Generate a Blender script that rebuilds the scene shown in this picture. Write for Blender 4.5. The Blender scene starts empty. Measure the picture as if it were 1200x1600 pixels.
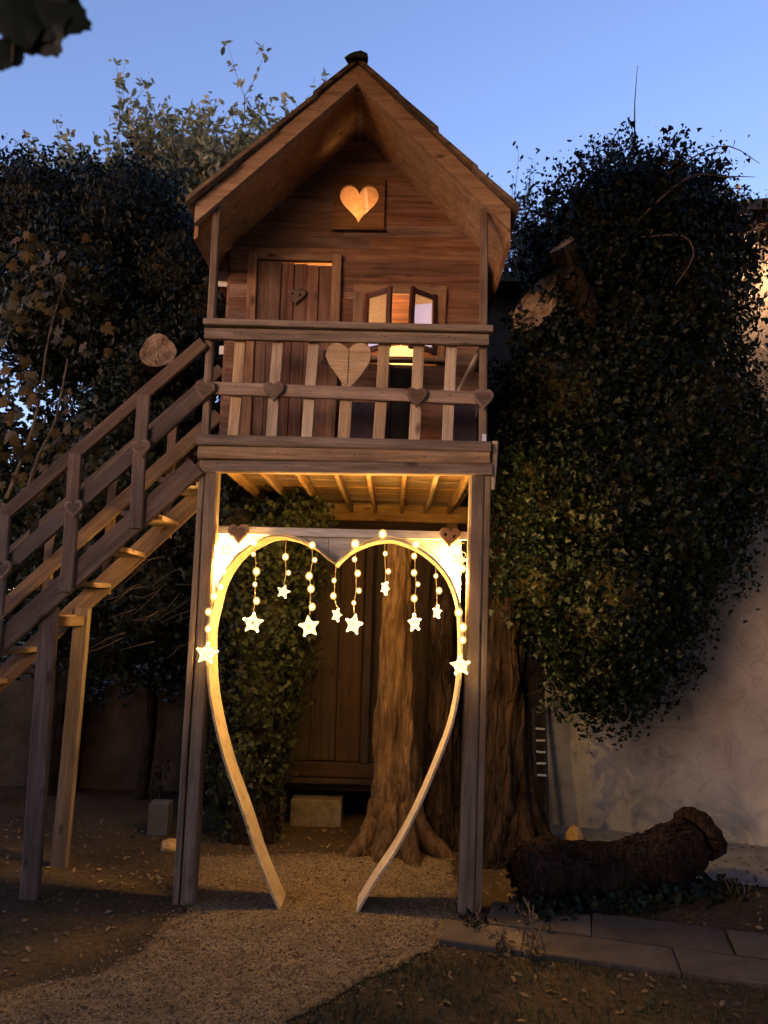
import bpy, math, random
import numpy as np
from mathutils import Vector, Matrix, noise as mnoise
random.seed(7); rng = np.random.default_rng(11)
R = math.radians
scn = bpy.context.scene
COL = scn.collection

# ------------------------------------------------------------------ camera
CAMPOS = Vector((0.0, -4.4, 1.6)); PITCH, ROLL, YAW = R(7.5), R(1.6), R(0.95)
fwd = Vector((-math.sin(YAW)*math.cos(PITCH), math.cos(YAW)*math.cos(PITCH), math.sin(PITCH)))
rgt = Vector((math.cos(YAW), math.sin(YAW), 0)); upv = rgt.cross(fwd)
r2 = rgt*math.cos(ROLL) + upv*math.sin(ROLL); u2 = upv*math.cos(ROLL) - rgt*math.sin(ROLL)
cam = bpy.data.cameras.new('camera'); cam.sensor_fit = 'VERTICAL'; cam.sensor_height = 24.0
cam.lens = 24.0*1202/1600; cam.clip_start = 0.05; cam.clip_end = 2000
camo = bpy.data.objects.new('camera', cam); COL.objects.link(camo)
m3 = Matrix((r2, u2, -fwd)).transposed()
camo.matrix_world = Matrix.Translation(CAMPOS) @ m3.to_4x4()
cam.dof.use_dof = True; cam.dof.focus_distance = 4.8; cam.dof.aperture_fstop = 1.7
scn.camera = camo

# ------------------------------------------------------------------ sky, sun, exposure
SUN_DIR = Vector((-0.62, -0.78, 0.12)).normalized()        # towards the afterglow, behind the camera on the left
w = bpy.data.worlds.new('World'); scn.world = w; w.use_nodes = True
nt = w.node_tree; nt.nodes.clear()
sky = nt.nodes.new('ShaderNodeTexSky'); sky.sky_type = 'NISHITA'; sky.sun_disc = False
sky.sun_elevation = math.asin(SUN_DIR.z); sky.sun_rotation = math.atan2(SUN_DIR.x, SUN_DIR.y)
sky.air_density = 1.0; sky.dust_density = 0.3; sky.ozone_density = 2.2
bg = nt.nodes.new('ShaderNodeBackground'); bg.inputs['Strength'].default_value = 0.15
out = nt.nodes.new('ShaderNodeOutputWorld')
tint = nt.nodes.new('ShaderNodeMix'); tint.data_type = 'RGBA'; tint.blend_type = 'MULTIPLY'; tint.inputs[0].default_value = 1.0
tint.inputs[7].default_value = (1.52, 1.24, 1.52, 1)          # dusk white balance
nt.links.new(sky.outputs[0], tint.inputs[6]); nt.links.new(tint.outputs[2], bg.inputs['Color']); nt.links.new(bg.outputs[0], out.inputs['Surface'])
sl = bpy.data.lights.new('sun', 'SUN'); sl.energy = 0.52; sl.angle = R(14); sl.color = (1.0, 0.56, 0.32)
slo = bpy.data.objects.new('sun', sl); COL.objects.link(slo)
slo.rotation_euler = SUN_DIR.to_track_quat('Z', 'Y').to_euler()
scn.view_settings.view_transform = 'Standard'; scn.view_settings.look = 'None'
scn.view_settings.exposure = 1.15; scn.view_settings.gamma = 1.0
scn.cycles.use_denoising = True
scn.cycles.sample_clamp_indirect = 4.0
scn.cycles.caustics_reflective = False; scn.cycles.caustics_refractive = False
scn.cycles.max_bounces = 6

# ------------------------------------------------------------------ materials
class NT:
    def __init__(s, name):
        s.m = bpy.data.materials.new(name); s.m.use_nodes = True; s.t = s.m.node_tree; s.t.nodes.clear()
        s.out = s.t.nodes.new('ShaderNodeOutputMaterial')
    def n(s, typ, **kw):
        nd = s.t.nodes.new('ShaderNode'+typ)
        for k, v in kw.items():
            if k in nd.inputs: nd.inputs[k].default_value = v
            else: setattr(nd, k, v)
        return nd
    def l(s, a, b): s.t.links.new(a, b)
    def ramp(s, fac, stops):
        r = s.t.nodes.new('ShaderNodeValToRGB'); e = r.color_ramp.elements
        while len(e) < len(stops): e.new(0.5)
        for el, (p, c) in zip(e, stops):
            el.position = p; el.color = (*c, 1) if len(c) == 3 else c
        s.l(fac, r.inputs[0]); return r.outputs[0]
    def mul(s, a, b, op='MULTIPLY'):
        x = s.n('Math', operation=op)
        for i, v in enumerate((a, b)):
            if isinstance(v, (int, float)): x.inputs[i].default_value = v
            else: s.l(v, x.inputs[i])
        return x.outputs[0]
    def mix(s, fac, a, b, blend='MIX'):
        x = s.t.nodes.new('ShaderNodeMix'); x.data_type = 'RGBA'; x.blend_type = blend
        for sock, v in ((x.inputs[0], fac), (x.inputs[6], a), (x.inputs[7], b)):
            if isinstance(v, (int, float)): sock.default_value = v
            elif isinstance(v, tuple): sock.default_value = (*v, 1)
            else: s.l(v, sock)
        return x.outputs[2]
    def princ(s, color, rough=0.8, bump=None, bstr=0.3, bdist=0.01, spec=0.3):
        p = s.n('BsdfPrincipled')
        if isinstance(color, tuple): p.inputs['Base Color'].default_value = (*color, 1)
        else: s.l(color, p.inputs['Base Color'])
        if isinstance(rough, (int, float)): p.inputs['Roughness'].default_value = rough
        else: s.l(rough, p.inputs['Roughness'])
        p.inputs['Specular IOR Level'].default_value = spec
        if bump is not None:
            b = s.n('Bump', Strength=bstr, Distance=bdist); s.l(bump, b.inputs['Height']); s.l(b.outputs[0], p.inputs['Normal'])
        s.l(p.outputs[0], s.out.inputs['Surface']); return p

def wood(name, dark, mid, light, var=0.5, rough=0.75, knots=True, stain=0.5):
    s = NT(name)
    tc = s.n('TexCoord'); oi = s.n('ObjectInfo')
    off = s.n('CombineXYZ'); s.l(s.mul(oi.outputs['Random'], 37.0), off.inputs[0]); s.l(s.mul(oi.outputs['Random'], 11.3), off.inputs[1])
    add = s.n('VectorMath', operation='ADD'); s.l(tc.outputs['Object'], add.inputs[0]); s.l(off.outputs[0], add.inputs[1])
    def mapped(sx, sy, sz):
        mp = s.n('Mapping'); mp.inputs['Scale'].default_value = (sx, sy, sz); s.l(add.outputs[0], mp.inputs[0]); return mp.outputs[0]
    g1 = s.n('TexNoise', Scale=1.0, Detail=6.0, Roughness=0.6, Distortion=0.6); s.l(mapped(1.6, 26, 26), g1.inputs['Vector'])
    g2 = s.n('TexNoise', Scale=1.0, Detail=4.0, Roughness=0.65); s.l(mapped(7, 160, 160), g2.inputs['Vector'])
    st = s.n('TexNoise', Scale=1.0, Detail=4.0, Roughness=0.55); s.l(mapped(3.2, 6, 6), st.inputs['Vector'])
    c = s.ramp(g1.outputs[0], [(0.28, dark), (0.5, mid), (0.72, light)])
    c = s.mix(0.55, c, s.ramp(g2.outputs[0], [(0.3, (0.45, 0.42, 0.4)), (0.62, (1.12, 1.1, 1.1))]), 'MULTIPLY')
    c = s.mix(stain, c, s.ramp(st.outputs[0], [(0.32, (0.35, 0.33, 0.34)), (0.6, (1.1, 1.1, 1.08))]), 'MULTIPLY')
    h = g1.outputs[0]
    if knots:
        v = s.n('TexVoronoi', Scale=1.0, Randomness=1.0); s.l(mapped(3.1, 7.5, 7.5), v.inputs['Vector'])
        k = s.ramp(v.outputs['Distance'], [(0.06, (0.22, 0.18, 0.16)), (0.15, (1, 1, 1))])
        c = s.mix(0.85, c, k, 'MULTIPLY')
    hsv = s.n('HueSaturation')
    mr = s.n('MapRange'); s.l(oi.outputs['Random'], mr.inputs[0]); mr.inputs[3].default_value = 1-var*0.55; mr.inputs[4].default_value = 1+var*0.55
    s.l(mr.outputs[0], hsv.inputs['Value'])
    r_b = s.mul(s.mul(oi.outputs['Random'], 7.31), 1.0, 'FRACT') if False else oi.outputs['Random']
    mr2 = s.n('MapRange'); s.l(s.mul(s.mul(r_b, 71.7), 1.0, 'PINGPONG'), mr2.inputs[0]); mr2.inputs[3].default_value = 0.75; mr2.inputs[4].default_value = 1.12
    s.l(mr2.outputs[0], hsv.inputs['Saturation']); s.l(c, hsv.inputs['Color'])
    hh = s.mul(s.mul(g1.outputs[0], 0.6), s.mul(g2.outputs[0], 0.7), 'ADD')
    s.princ(hsv.outputs[0], rough, hh, 0.55, 0.006)
    return s.m

M = {}
M['facade'] = wood('facade_wood', (0.1021, 0.04742, 0.03168), (0.2356, 0.1235, 0.0792), (0.3456, 0.2074, 0.1426), 0.5)
M['door'] = wood('door_wood', (0.108, 0.045, 0.0286), (0.207, 0.095, 0.0605), (0.297, 0.16, 0.099), 0.45)
M['trim'] = wood('trim_wood', (0.16, 0.08, 0.04), (0.30, 0.16, 0.08), (0.40, 0.23, 0.12), 0.3)
M['barge'] = wood('barge_wood', (0.276, 0.1495, 0.08625), (0.46, 0.2645, 0.1495), (0.575, 0.3565, 0.2185), 0.25, stain=0.4)
M['soffit'] = wood('soffit_wood', (0.338, 0.208, 0.117), (0.494, 0.312, 0.182), (0.624, 0.416, 0.26), 0.2, stain=0.3)
M['rail'] = wood('weathered_rail_wood', (0.132, 0.0902, 0.066), (0.264, 0.187, 0.143), (0.374, 0.286, 0.22), 0.4)
M['slat'] = wood('pale_slat_wood', (0.308, 0.22, 0.143), (0.484, 0.363, 0.242), (0.594, 0.462, 0.33), 0.25, stain=0.4)
M['post'] = wood('post_wood', (0.1066, 0.0702, 0.0468), (0.2214, 0.1521, 0.1008), (0.3116, 0.2262, 0.1512), 0.3)
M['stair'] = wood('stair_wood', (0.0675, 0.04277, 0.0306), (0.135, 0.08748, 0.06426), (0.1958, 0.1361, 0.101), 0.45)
M['deck'] = wood('deck_wood', (0.1472, 0.0782, 0.0322), (0.3128, 0.184, 0.0828), (0.4416, 0.2852, 0.138), 0.5)
M['pine'] = wood('pale_pine', (0.42, 0.30, 0.17), (0.58, 0.44, 0.27), (0.66, 0.53, 0.35), 0.15, stain=0.35)
M['whiteboard'] = wood('whitewashed_board', (0.36, 0.32, 0.28), (0.52, 0.48, 0.43), (0.62, 0.58, 0.53), 0.15, stain=0.35)
M['heartwood'] = wood('heart_slice_wood', (0.10, 0.06, 0.045), (0.20, 0.13, 0.10), (0.28, 0.20, 0.155), 0.4)
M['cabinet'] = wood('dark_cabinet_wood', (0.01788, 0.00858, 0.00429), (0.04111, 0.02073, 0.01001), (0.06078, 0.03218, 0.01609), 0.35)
M['casement'] = wood('casement_wood', (0.05, 0.018, 0.013), (0.10, 0.035, 0.026), (0.15, 0.06, 0.04), 0.2)
M['roofboard'] = wood('roof_board', (0.09, 0.06, 0.035), (0.20, 0.13, 0.08), (0.32, 0.21, 0.13), 0.5)

def plain(name, col, rough=0.7, noise=0.25, scale=20, bump=0.3, spec=0.3):
    s = NT(name); tc = s.n('TexCoord')
    n = s.n('TexNoise', Scale=scale, Detail=5.0); s.l(tc.outputs['Object'], n.inputs['Vector'])
    lo = tuple(c*(1-noise) for c in col); hi = tuple(min(1, c*(1+noise)) for c in col)
    s.princ(s.ramp(n.outputs[0], [(0.3, lo), (0.7, hi)]), rough, n.outputs[0], bump, 0.005, spec); return s.m
M['black'] = plain('charred_black', (0.012, 0.011, 0.012))
M['violet'] = plain('dark_violet_paint', (0.045, 0.03, 0.045))
M['white_plastic'] = plain('pale_enamel', (0.72, 0.74, 0.76), 0.4, 0.06)
M['sticker'] = plain('pale_blue_sticker', (0.62, 0.68, 0.85), 0.4, 0.1)
M['iron'] = plain('dark_iron', (0.03, 0.028, 0.026), 0.5)
M['wire'] = plain('clear_cable', (0.55, 0.42, 0.22), 0.4, 0.1)
M['ridge'] = plain('mossy_ridge', (0.035, 0.03, 0.022), 0.95, 0.5, 30, 0.8)
M['stone'] = plain('rough_stone', (0.143, 0.11, 0.0715), 0.9, 0.35, 14, 0.7)
M['ochre'] = plain('ochre_stone', (0.42, 0.26, 0.11), 0.9, 0.3, 20, 0.7)
M['twig'] = plain('twig_bark', (0.112, 0.084, 0.0595), 0.9, 0.3, 40)
M['core'] = plain('ivy_stems', (0.035, 0.03, 0.018), 1.0, 0.4, 25, 0.8, 0.0)  # dark filler colour for the crown cores, also on knots and seams
M['paleblock'] = plain('pale_block', (0.075, 0.0725, 0.0825), 0.8, 0.15, 30)

def bark(name, dark, mid, light, sc=1.0, crack=0.6):
    s = NT(name); tc = s.n('TexCoord')
    mp = s.n('Mapping'); mp.inputs['Scale'].default_value = (11*sc, 11*sc, 1.6*sc); s.l(tc.outputs['Object'], mp.inputs[0])
    n = s.n('TexNoise', Scale=1.0, Detail=7.0, Roughness=0.65, Distortion=1.2); s.l(mp.outputs[0], n.inputs['Vector'])
    mp2 = s.n('Mapping'); mp2.inputs['Scale'].default_value = (4, 4, 2.2); s.l(tc.outputs['Object'], mp2.inputs[0])
    b = s.n('TexNoise', Scale=1.0, Detail=4.0); s.l(mp2.outputs[0], b.inputs['Vector'])
    c = s.ramp(n.outputs[0], [(0.3, dark), (0.52, mid), (0.72, light)])
    c = s.mix(0.7, c, s.ramp(b.outputs[0], [(0.35, (0.42, 0.36, 0.3)), (0.62, (1.15, 1.12, 1.1))]), 'MULTIPLY')
    fn = s.n('TexNoise', Scale=1.0, Detail=6.0, Roughness=0.7); mp3 = s.n('Mapping'); mp3.inputs['Scale'].default_value = (45, 45, 6); s.l(tc.outputs['Object'], mp3.inputs[0]); s.l(mp3.outputs[0], fn.inputs['Vector'])
    c = s.mix(0.75, c, s.ramp(fn.outputs[0], [(0.32, (0.38, 0.34, 0.3)), (0.6, (1.15, 1.15, 1.12))]), 'MULTIPLY')
    vo = s.n('TexVoronoi', feature='DISTANCE_TO_EDGE', Scale=1.0); mp4 = s.n('Mapping'); mp4.inputs['Scale'].default_value = (13*sc, 13*sc, 1.5*sc)
    ad = s.n('VectorMath', operation='MULTIPLY_ADD'); s.l(b.outputs['Color'], ad.inputs[0]); ad.inputs[1].default_value = (0.22, 0.22, 0.5); s.l(tc.outputs['Object'], ad.inputs[2]); s.l(ad.outputs[0], mp4.inputs[0]); s.l(mp4.outputs[0], vo.inputs['Vector'])
    cr = s.ramp(vo.outputs['Distance'], [(0.0, (0, 0, 0)), (0.16, (1, 1, 1))])
    c = s.mix(crack, c, s.mix(1.0, s.ramp(vo.outputs['Distance'], [(0.0, (0.22, 0.2, 0.18)), (0.13, (1, 1, 1))]), (1.0, 1.0, 1.0), 'MULTIPLY'), 'MULTIPLY')
    hgt = s.mul(s.mul(n.outputs[0], s.mul(fn.outputs[0], 0.6), 'ADD'), s.mul(cr, 0.8*crack), 'ADD')
    s.princ(c, 0.9, hgt, 1.0, 0.04, 0.1); return s.m
M['bark'] = bark('pale_trunk_bark', (0.07181, 0.04069, 0.02094), (0.1616, 0.09874, 0.05086), (0.2394, 0.1616, 0.08976), 1.0, 0.28)
M['bark_dark'] = bark('dark_trunk_bark', (0.01674, 0.01071, 0.008035), (0.04352, 0.02845, 0.02076), (0.07697, 0.05357, 0.04018))
M['logbark'] = bark('fallen_log_bark', (0.0132, 0.00792, 0.00616), (0.0374, 0.022, 0.0176), (0.0704, 0.044, 0.0374), 1.4)

def cutface():
    s = NT('sawn_wood_face'); tc = s.n('TexCoord')
    wv = s.n('TexWave', wave_type='RINGS', rings_direction='X', Scale=11.0, Distortion=9.0, Detail=4.0); s.l(tc.outputs['Object'], wv.inputs['Vector'])
    n = s.n('TexNoise', Scale=14.0, Detail=6.0); s.l(tc.outputs['Object'], n.inputs['Vector'])
    c = s.ramp(wv.outputs['Fac'], [(0.1, (0.27, 0.185, 0.12)), (0.9, (0.35, 0.25, 0.165))])
    c = s.mix(0.8, c, s.ramp(n.outputs[0], [(0.34, (0.3, 0.26, 0.24)), (0.6, (1.1, 1.08, 1.05))]), 'MULTIPLY')
    s.princ(c, 0.9, n.outputs[0], 0.7, 0.01); return s.m
M['cut'] = cutface()

def leafmat(name, cols, rough=0.5, spec=0.22, trans=0.12):
    s = NT(name); a = s.n('Attribute', attribute_name='rnd')
    stops = [(i/(len(cols)-1), c) for i, c in enumerate(cols)]
    c = s.ramp(a.outputs['Fac'], stops)
    p = s.princ(c, rough, spec=spec)
    tr = s.n('BsdfTranslucent'); s.l(c, tr.inputs['Color'])
    mx = s.n('MixShader'); mx.inputs[0].default_value = trans
    s.l(p.outputs[0], mx.inputs[1]); s.l(tr.outputs[0], mx.inputs[2]); s.l(mx.outputs[0], s.out.inputs['Surface']); return s.m
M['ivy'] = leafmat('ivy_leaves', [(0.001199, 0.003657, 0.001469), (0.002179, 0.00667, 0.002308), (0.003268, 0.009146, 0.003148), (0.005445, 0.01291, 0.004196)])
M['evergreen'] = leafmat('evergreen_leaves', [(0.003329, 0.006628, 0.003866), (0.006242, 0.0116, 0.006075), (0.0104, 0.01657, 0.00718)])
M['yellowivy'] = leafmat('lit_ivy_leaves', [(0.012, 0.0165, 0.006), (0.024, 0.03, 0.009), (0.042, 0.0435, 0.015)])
M['olive'] = leafmat('grey_olive_leaves', [(0.0972, 0.108, 0.06048), (0.1944, 0.2053, 0.108), (0.324, 0.2917, 0.1621)], 0.6, 0.2, 0.4)
M['vine'] = leafmat('autumn_vine_leaves', [(0.0225, 0.0208, 0.0065), (0.045, 0.03575, 0.009), (0.0825, 0.052, 0.011), (0.075, 0.039, 0.014)], 0.6)
M['grass'] = leafmat('grass_blades', [(0.028, 0.04, 0.0128), (0.048, 0.06, 0.02), (0.096, 0.08, 0.036)], 0.6)
M['litter'] = leafmat('dead_leaves', [(0.064, 0.04, 0.02), (0.128, 0.08, 0.04), (0.224, 0.16, 0.088)], 0.8)
M['pebble'] = leafmat('gravel_stones', [(0.07589, 0.0478, 0.02467), (0.1518, 0.09885, 0.0518), (0.2428, 0.1658, 0.08874), (0.349, 0.2422, 0.1381)], 0.85, 0.2, 0.0)

def emis(name, col, st):
    s = NT(name); e = s.n('Emission', Strength=st); e.inputs[0].default_value = (*col, 1); s.l(e.outputs[0], s.out.inputs['Surface']); return s.m
WARM = (1.0, 0.57, 0.15)
M['star'] = emis('star_light', (1.0, 0.66, 0.20), 1.5)
M['led'] = emis('star_led', (1.0, 0.80, 0.42), 7.0)
M['sidestar'] = M['star']
M['bulb'] = emis('bulb_light', (1.0, 0.76, 0.34), 6.0)
M['sidebulb'] = M['bulb']; M['bundle'] = M['bulb']
def halo():  # see-through glowing shell that paints a halo round each bulb
    s = NT('halo_shell'); e = s.n('Emission', Strength=0.9); e.inputs[0].default_value = (1.0, 0.52, 0.12, 1)
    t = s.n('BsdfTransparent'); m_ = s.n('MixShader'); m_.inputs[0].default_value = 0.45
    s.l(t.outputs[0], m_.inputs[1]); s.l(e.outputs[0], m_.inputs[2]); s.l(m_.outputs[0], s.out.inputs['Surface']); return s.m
M['halo'] = halo()
M['lampshade'] = emis('lamp_shade_glow', (1.0, 0.52, 0.14), 1.2)
M['walllamp'] = emis('wall_lamp_glow', (1.0, 0.55, 0.28), 650.0)

def ground_mat():
    s = NT('garden_soil'); tc = s.n('TexCoord')
    n1 = s.n('TexNoise', Scale=2.2, Detail=6.0); n2 = s.n('TexNoise', Scale=30.0, Detail=8.0, Roughness=0.7)
    for n in (n1, n2): s.l(tc.outputs['Object'], n.inputs['Vector'])
    c = s.ramp(n1.outputs[0], [(0.3, (0.045, 0.034, 0.02)), (0.55, (0.075, 0.052, 0.03)), (0.75, (0.06, 0.058, 0.027))])
    c = s.mix(0.8, c, s.ramp(n2.outputs[0], [(0.3, (0.4, 0.4, 0.4)), (0.65, (1.5, 1.45, 1.4))]), 'MULTIPLY')
    s.princ(c, 0.95, n2.outputs[0], 0.9, 0.03, 0.1); return s.m
M['soil'] = ground_mat()
def gravel_mat():
    s = NT('gravel_bed'); tc = s.n('TexCoord')
    v = s.n('TexVoronoi', Scale=130.0); n = s.n('TexNoise', Scale=5.0, Detail=5.0)
    s.l(tc.outputs['Object'], v.inputs['Vector']); s.l(tc.outputs['Object'], n.inputs['Vector'])
    c = s.ramp(s.mul(v.outputs['Color'], 1.0), [(0.1, (0.145, 0.106, 0.067)), (0.5, (0.195, 0.145, 0.092)), (0.95, (0.25, 0.19, 0.12))])
    c = s.mix(0.6, c, s.ramp(n.outputs[0], [(0.35, (0.5, 0.47, 0.42)), (0.6, (1.1, 1.08, 1.05))]), 'MULTIPLY')
    at = s.n('Attribute', attribute_name='rnd'); ne = s.n('TexNoise', Scale=14.0, Detail=6.0, Roughness=0.7); s.l(tc.outputs['Object'], ne.inputs['Vector'])
    fe = s.mul(s.mul(at.outputs['Fac'], 1.5), s.mul(ne.outputs[0], 1.3), 'ADD')
    c = s.mix(s.ramp(fe, [(0.55, (0, 0, 0)), (1.0, (1, 1, 1))]), (0.075, 0.054, 0.032), c)
    s.princ(c, 0.95, v.outputs['Distance'], 0.6, 0.006, 0.1); return s.m
M['gravel'] = gravel_mat()
def slab_mat():
    s = NT('paving_stone'); tc = s.n('TexCoord'); oi = s.n('ObjectInfo')
    n = s.n('TexNoise', Scale=7.0, Detail=8.0, Roughness=0.65); s.l(tc.outputs['Object'], n.inputs['Vector'])
    c = s.ramp(n.outputs[0], [(0.3, (0.058, 0.043, 0.031)), (0.7, (0.112, 0.084, 0.062))])
    h = s.n('HueSaturation'); mr = s.n('MapRange'); s.l(oi.outputs['Random'], mr.inputs[0]); mr.inputs[3].default_value = .75; mr.inputs[4].default_value = 1.2
    s.l(mr.outputs[0], h.inputs['Value']); s.l(c, h.inputs['Color'])
    s.princ(h.outputs[0], 0.85, n.outputs[0], 0.5, 0.01); return s.m
M['slab'] = slab_mat()
M['concrete'] = plain('grey_concrete', (0.17, 0.17, 0.185), 0.9, 0.25, 6, 0.3)
def plaster(name, a, b, stain):
    s = NT(name); tc = s.n('TexCoord')
    n1 = s.n('TexNoise', Scale=0.9, Detail=7.0, Roughness=0.6, Distortion=0.4); n2 = s.n('TexNoise', Scale=60.0, Detail=5.0)
    mp = s.n('Mapping'); mp.inputs['Scale'].default_value = (3.5, 3.5, 0.5); s.l(tc.outputs['Object'], mp.inputs[0])
    n3 = s.n('TexNoise', Scale=1.0, Detail=6.0); s.l(mp.outputs[0], n3.inputs['Vector'])
    for n in (n1, n2): s.l(tc.outputs['Object'], n.inputs['Vector'])
    c = s.ramp(n1.outputs[0], [(0.32, a), (0.68, b)])
    c = s.mix(stain, c, s.ramp(n3.outputs[0], [(0.34, (0.55, 0.5, 0.45)), (0.58, (1.05, 1.04, 1.02))]), 'MULTIPLY')
    n4 = s.n('TexNoise', Scale=3.3, Detail=9.0, Roughness=0.7, Distortion=1.5); s.l(tc.outputs['Object'], n4.inputs['Vector'])
    c = s.mix(stain*0.8, c, s.ramp(n4.outputs[0], [(0.36, (0.5, 0.48, 0.45)), (0.47, (1, 1, 1)), (0.62, (1, 1, 1)), (0.68, (1.25, 1.2, 1.15))]), 'MULTIPLY')
    vc = s.n('TexVoronoi', feature='DISTANCE_TO_EDGE', Scale=1.1); wv_ = s.n('VectorMath', operation='ADD'); s.l(tc.outputs['Object'], wv_.inputs[0]); s.l(n4.outputs['Color'], wv_.inputs[1]); s.l(wv_.outputs[0], vc.inputs['Vector'])
    c = s.mix(0.55, c, s.ramp(vc.outputs['Distance'], [(0.0, (0.35, 0.33, 0.3)), (0.012, (1, 1, 1))]), 'MULTIPLY')
    s.princ(c, 0.9, s.mul(n2.outputs[0], s.mul(n4.outputs[0], 1.5), 'ADD'), 0.5, 0.01, 0.1); return s.m
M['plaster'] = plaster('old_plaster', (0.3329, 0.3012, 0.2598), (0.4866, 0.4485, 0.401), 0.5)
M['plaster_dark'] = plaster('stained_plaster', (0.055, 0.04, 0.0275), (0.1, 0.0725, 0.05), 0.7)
def glassmat():
    s = NT('old_pane_glass')
    g = s.n('BsdfGlossy', Roughness=0.03); g.inputs[0].default_value = (0.9, 0.9, 0.95, 1)
    t = s.n('BsdfTransparent'); t.inputs[0].default_value = (0.9, 0.88, 0.86, 1)
    tr = s.n('BsdfTranslucent'); tr.inputs[0].default_value = (0.85, 0.78, 0.74, 1)
    a = s.n('MixShader'); a.inputs[0].default_value = 0.35; s.l(t.outputs[0], a.inputs[1]); s.l(tr.outputs[0], a.inputs[2])
    b = s.n('MixShader'); b.inputs[0].default_value = 0.38; s.l(a.outputs[0], b.inputs[1]); s.l(g.outputs[0], b.inputs[2])
    s.l(b.outputs[0], s.out.inputs['Surface']); return s.m
M['glass'] = glassmat()

# ------------------------------------------------------------------ helpers
def link(o, parent=None):
    COL.objects.link(o)
    if parent is not None: put_under(o, parent)
    return o
WORLD = {}
def root(name, loc, label, cat, group=None):
    o = bpy.data.objects.new(name, None); o.empty_display_size = 0.1; o.location = loc; COL.objects.link(o)
    o['label'] = label; o['category'] = cat
    if group: o['group'] = group
    WORLD[o.name] = Matrix.Translation(Vector(loc)); return o
def put_under(o, parent):
    o.parent = parent
    o.matrix_parent_inverse = WORLD.get(parent.name, Matrix.Identity(4)).inverted()
def mesh(name, V, F, mat, parent=None, mw=None, smooth=False, rnd=None):
    me = bpy.data.meshes.new(name)
    me.from_pydata([tuple(map(float, v)) for v in V], [], [tuple(int(i) for i in f) for f in F]); me.materials.append(M[mat])
    if smooth: me.polygons.foreach_set('use_smooth', [True]*len(me.polygons))
    if rnd is not None:
        a = me.attributes.new('rnd', 'FLOAT', 'POINT'); a.data.foreach_set('value', np.asarray(rnd, np.float32))
    me.update()
    o = bpy.data.objects.new(name, me)
    mw = mw or Matrix.Identity(4)
    COL.objects.link(o); o.matrix_world = mw; o.matrix_basis = mw
    if parent is not None: put_under(o, parent)
    WORLD[o.name] = mw.copy()
    return o
def tag(o, label, cat, group=None, kind=None):
    o['label'] = label; o['category'] = cat
    if group: o['group'] = group
    if kind: o['kind'] = kind
    return o
def structure(o, label=None):
    o['kind'] = 'structure'
    if label: o['label'] = label
    return o

def beam(name, p0, p1, wdt, thk, mat, parent=None, ydir=(0, 0, 1), ch=None, jit=0.003):
    """a board from p0 to p1: length on local X, width along ydir, thickness on the third axis; long edges chamfered"""
    p0, p1 = Vector(p0), Vector(p1); d = p1-p0; L = d.length; x = d.normalized()
    y = Vector(ydir); y = (y - x*y.dot(x)).normalized(); z = x.cross(y)
    c = ch if ch is not None else min(wdt, thk)*0.14
    a, b = wdt/2, thk/2
    sec = [(-a+c, -b), (a-c, -b), (a, -b+c), (a, b-c), (a-c, b), (-a+c, b), (-a, b-c), (-a, -b+c)]
    V = []
    for i, t in enumerate((-L/2, random.uniform(-.1, .1)*L, L/2)):
        oy, oz = random.uniform(-jit, jit), random.uniform(-jit, jit)
        V += [(t, q[0]+oy, q[1]+oz) for q in sec]
    F = [tuple(range(7, -1, -1)), tuple(range(16, 24))]
    for k in (0, 8):
        F += [(k+i, k+(i+1) % 8, k+8+(i+1) % 8, k+8+i) for i in range(8)]
    mw = Matrix((x, y, z)).transposed().to_4x4(); mw.translation = (p0+p1)/2
    return mesh(name, V, F, mat, parent, mw)

def box(name, lo, hi, mat, parent=None):
    lo, hi = Vector(lo), Vector(hi)
    return beam(name, (lo.x, (lo.y+hi.y)/2, (lo.z+hi.z)/2), (hi.x, (lo.y+hi.y)/2, (lo.z+hi.z)/2), hi.z-lo.z, hi.y-lo.y, mat, parent, (0, 0, 1), 0.004, 0.0)

def prism(name, poly, y0, y1, mat, parent=None, bev=0.0, mw=None):
    """polygon in the XZ plane extruded along Y (y0 front, y1 back)"""
    n = len(poly); V = [(x, y0, z) for x, z in poly] + [(x, y1, z) for x, z in poly]
    if bev:
        cx = sum(p[0] for p in poly)/n; cz = sum(p[1] for p in poly)/n
        V = [(cx+(x-cx)*(1-bev), y0, cz+(z-cz)*(1-bev)) for x, z in poly] + [(x, y0+(y1-y0)*0.25, z) for x, z in poly] + [(x, y1, z) for x, z in poly]
        F = [tuple(range(n)), tuple(range(3*n-1, 2*n-1, -1))]
        for k in (0, n): F += [(k+(i+1) % n, k+i, k+n+i, k+n+(i+1) % n) for i in range(n)]
    else:
        F = [tuple(range(n)), tuple(range(2*n-1, n-1, -1))] + [((i+1) % n, i, n+i, n+(i+1) % n) for i in range(n)]
    return mesh(name, V, F, mat, parent, mw)

def heart_poly(cx, cz, wd, ht, n=20):
    P = []
    for i in range(n):
        t = 2*math.pi*i/n
        P.append((16*math.sin(t)**3, 13*math.cos(t)-5*math.cos(2*t)-2*math.cos(3*t)-math.cos(4*t)))
    zs = [p[1] for p in P]; z0, z1 = min(zs), max(zs)
    return [(cx+p[0]/32*wd, cz+((p[1]-z0)/(z1-z0)-0.5)*ht) for p in P][::-1]

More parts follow.
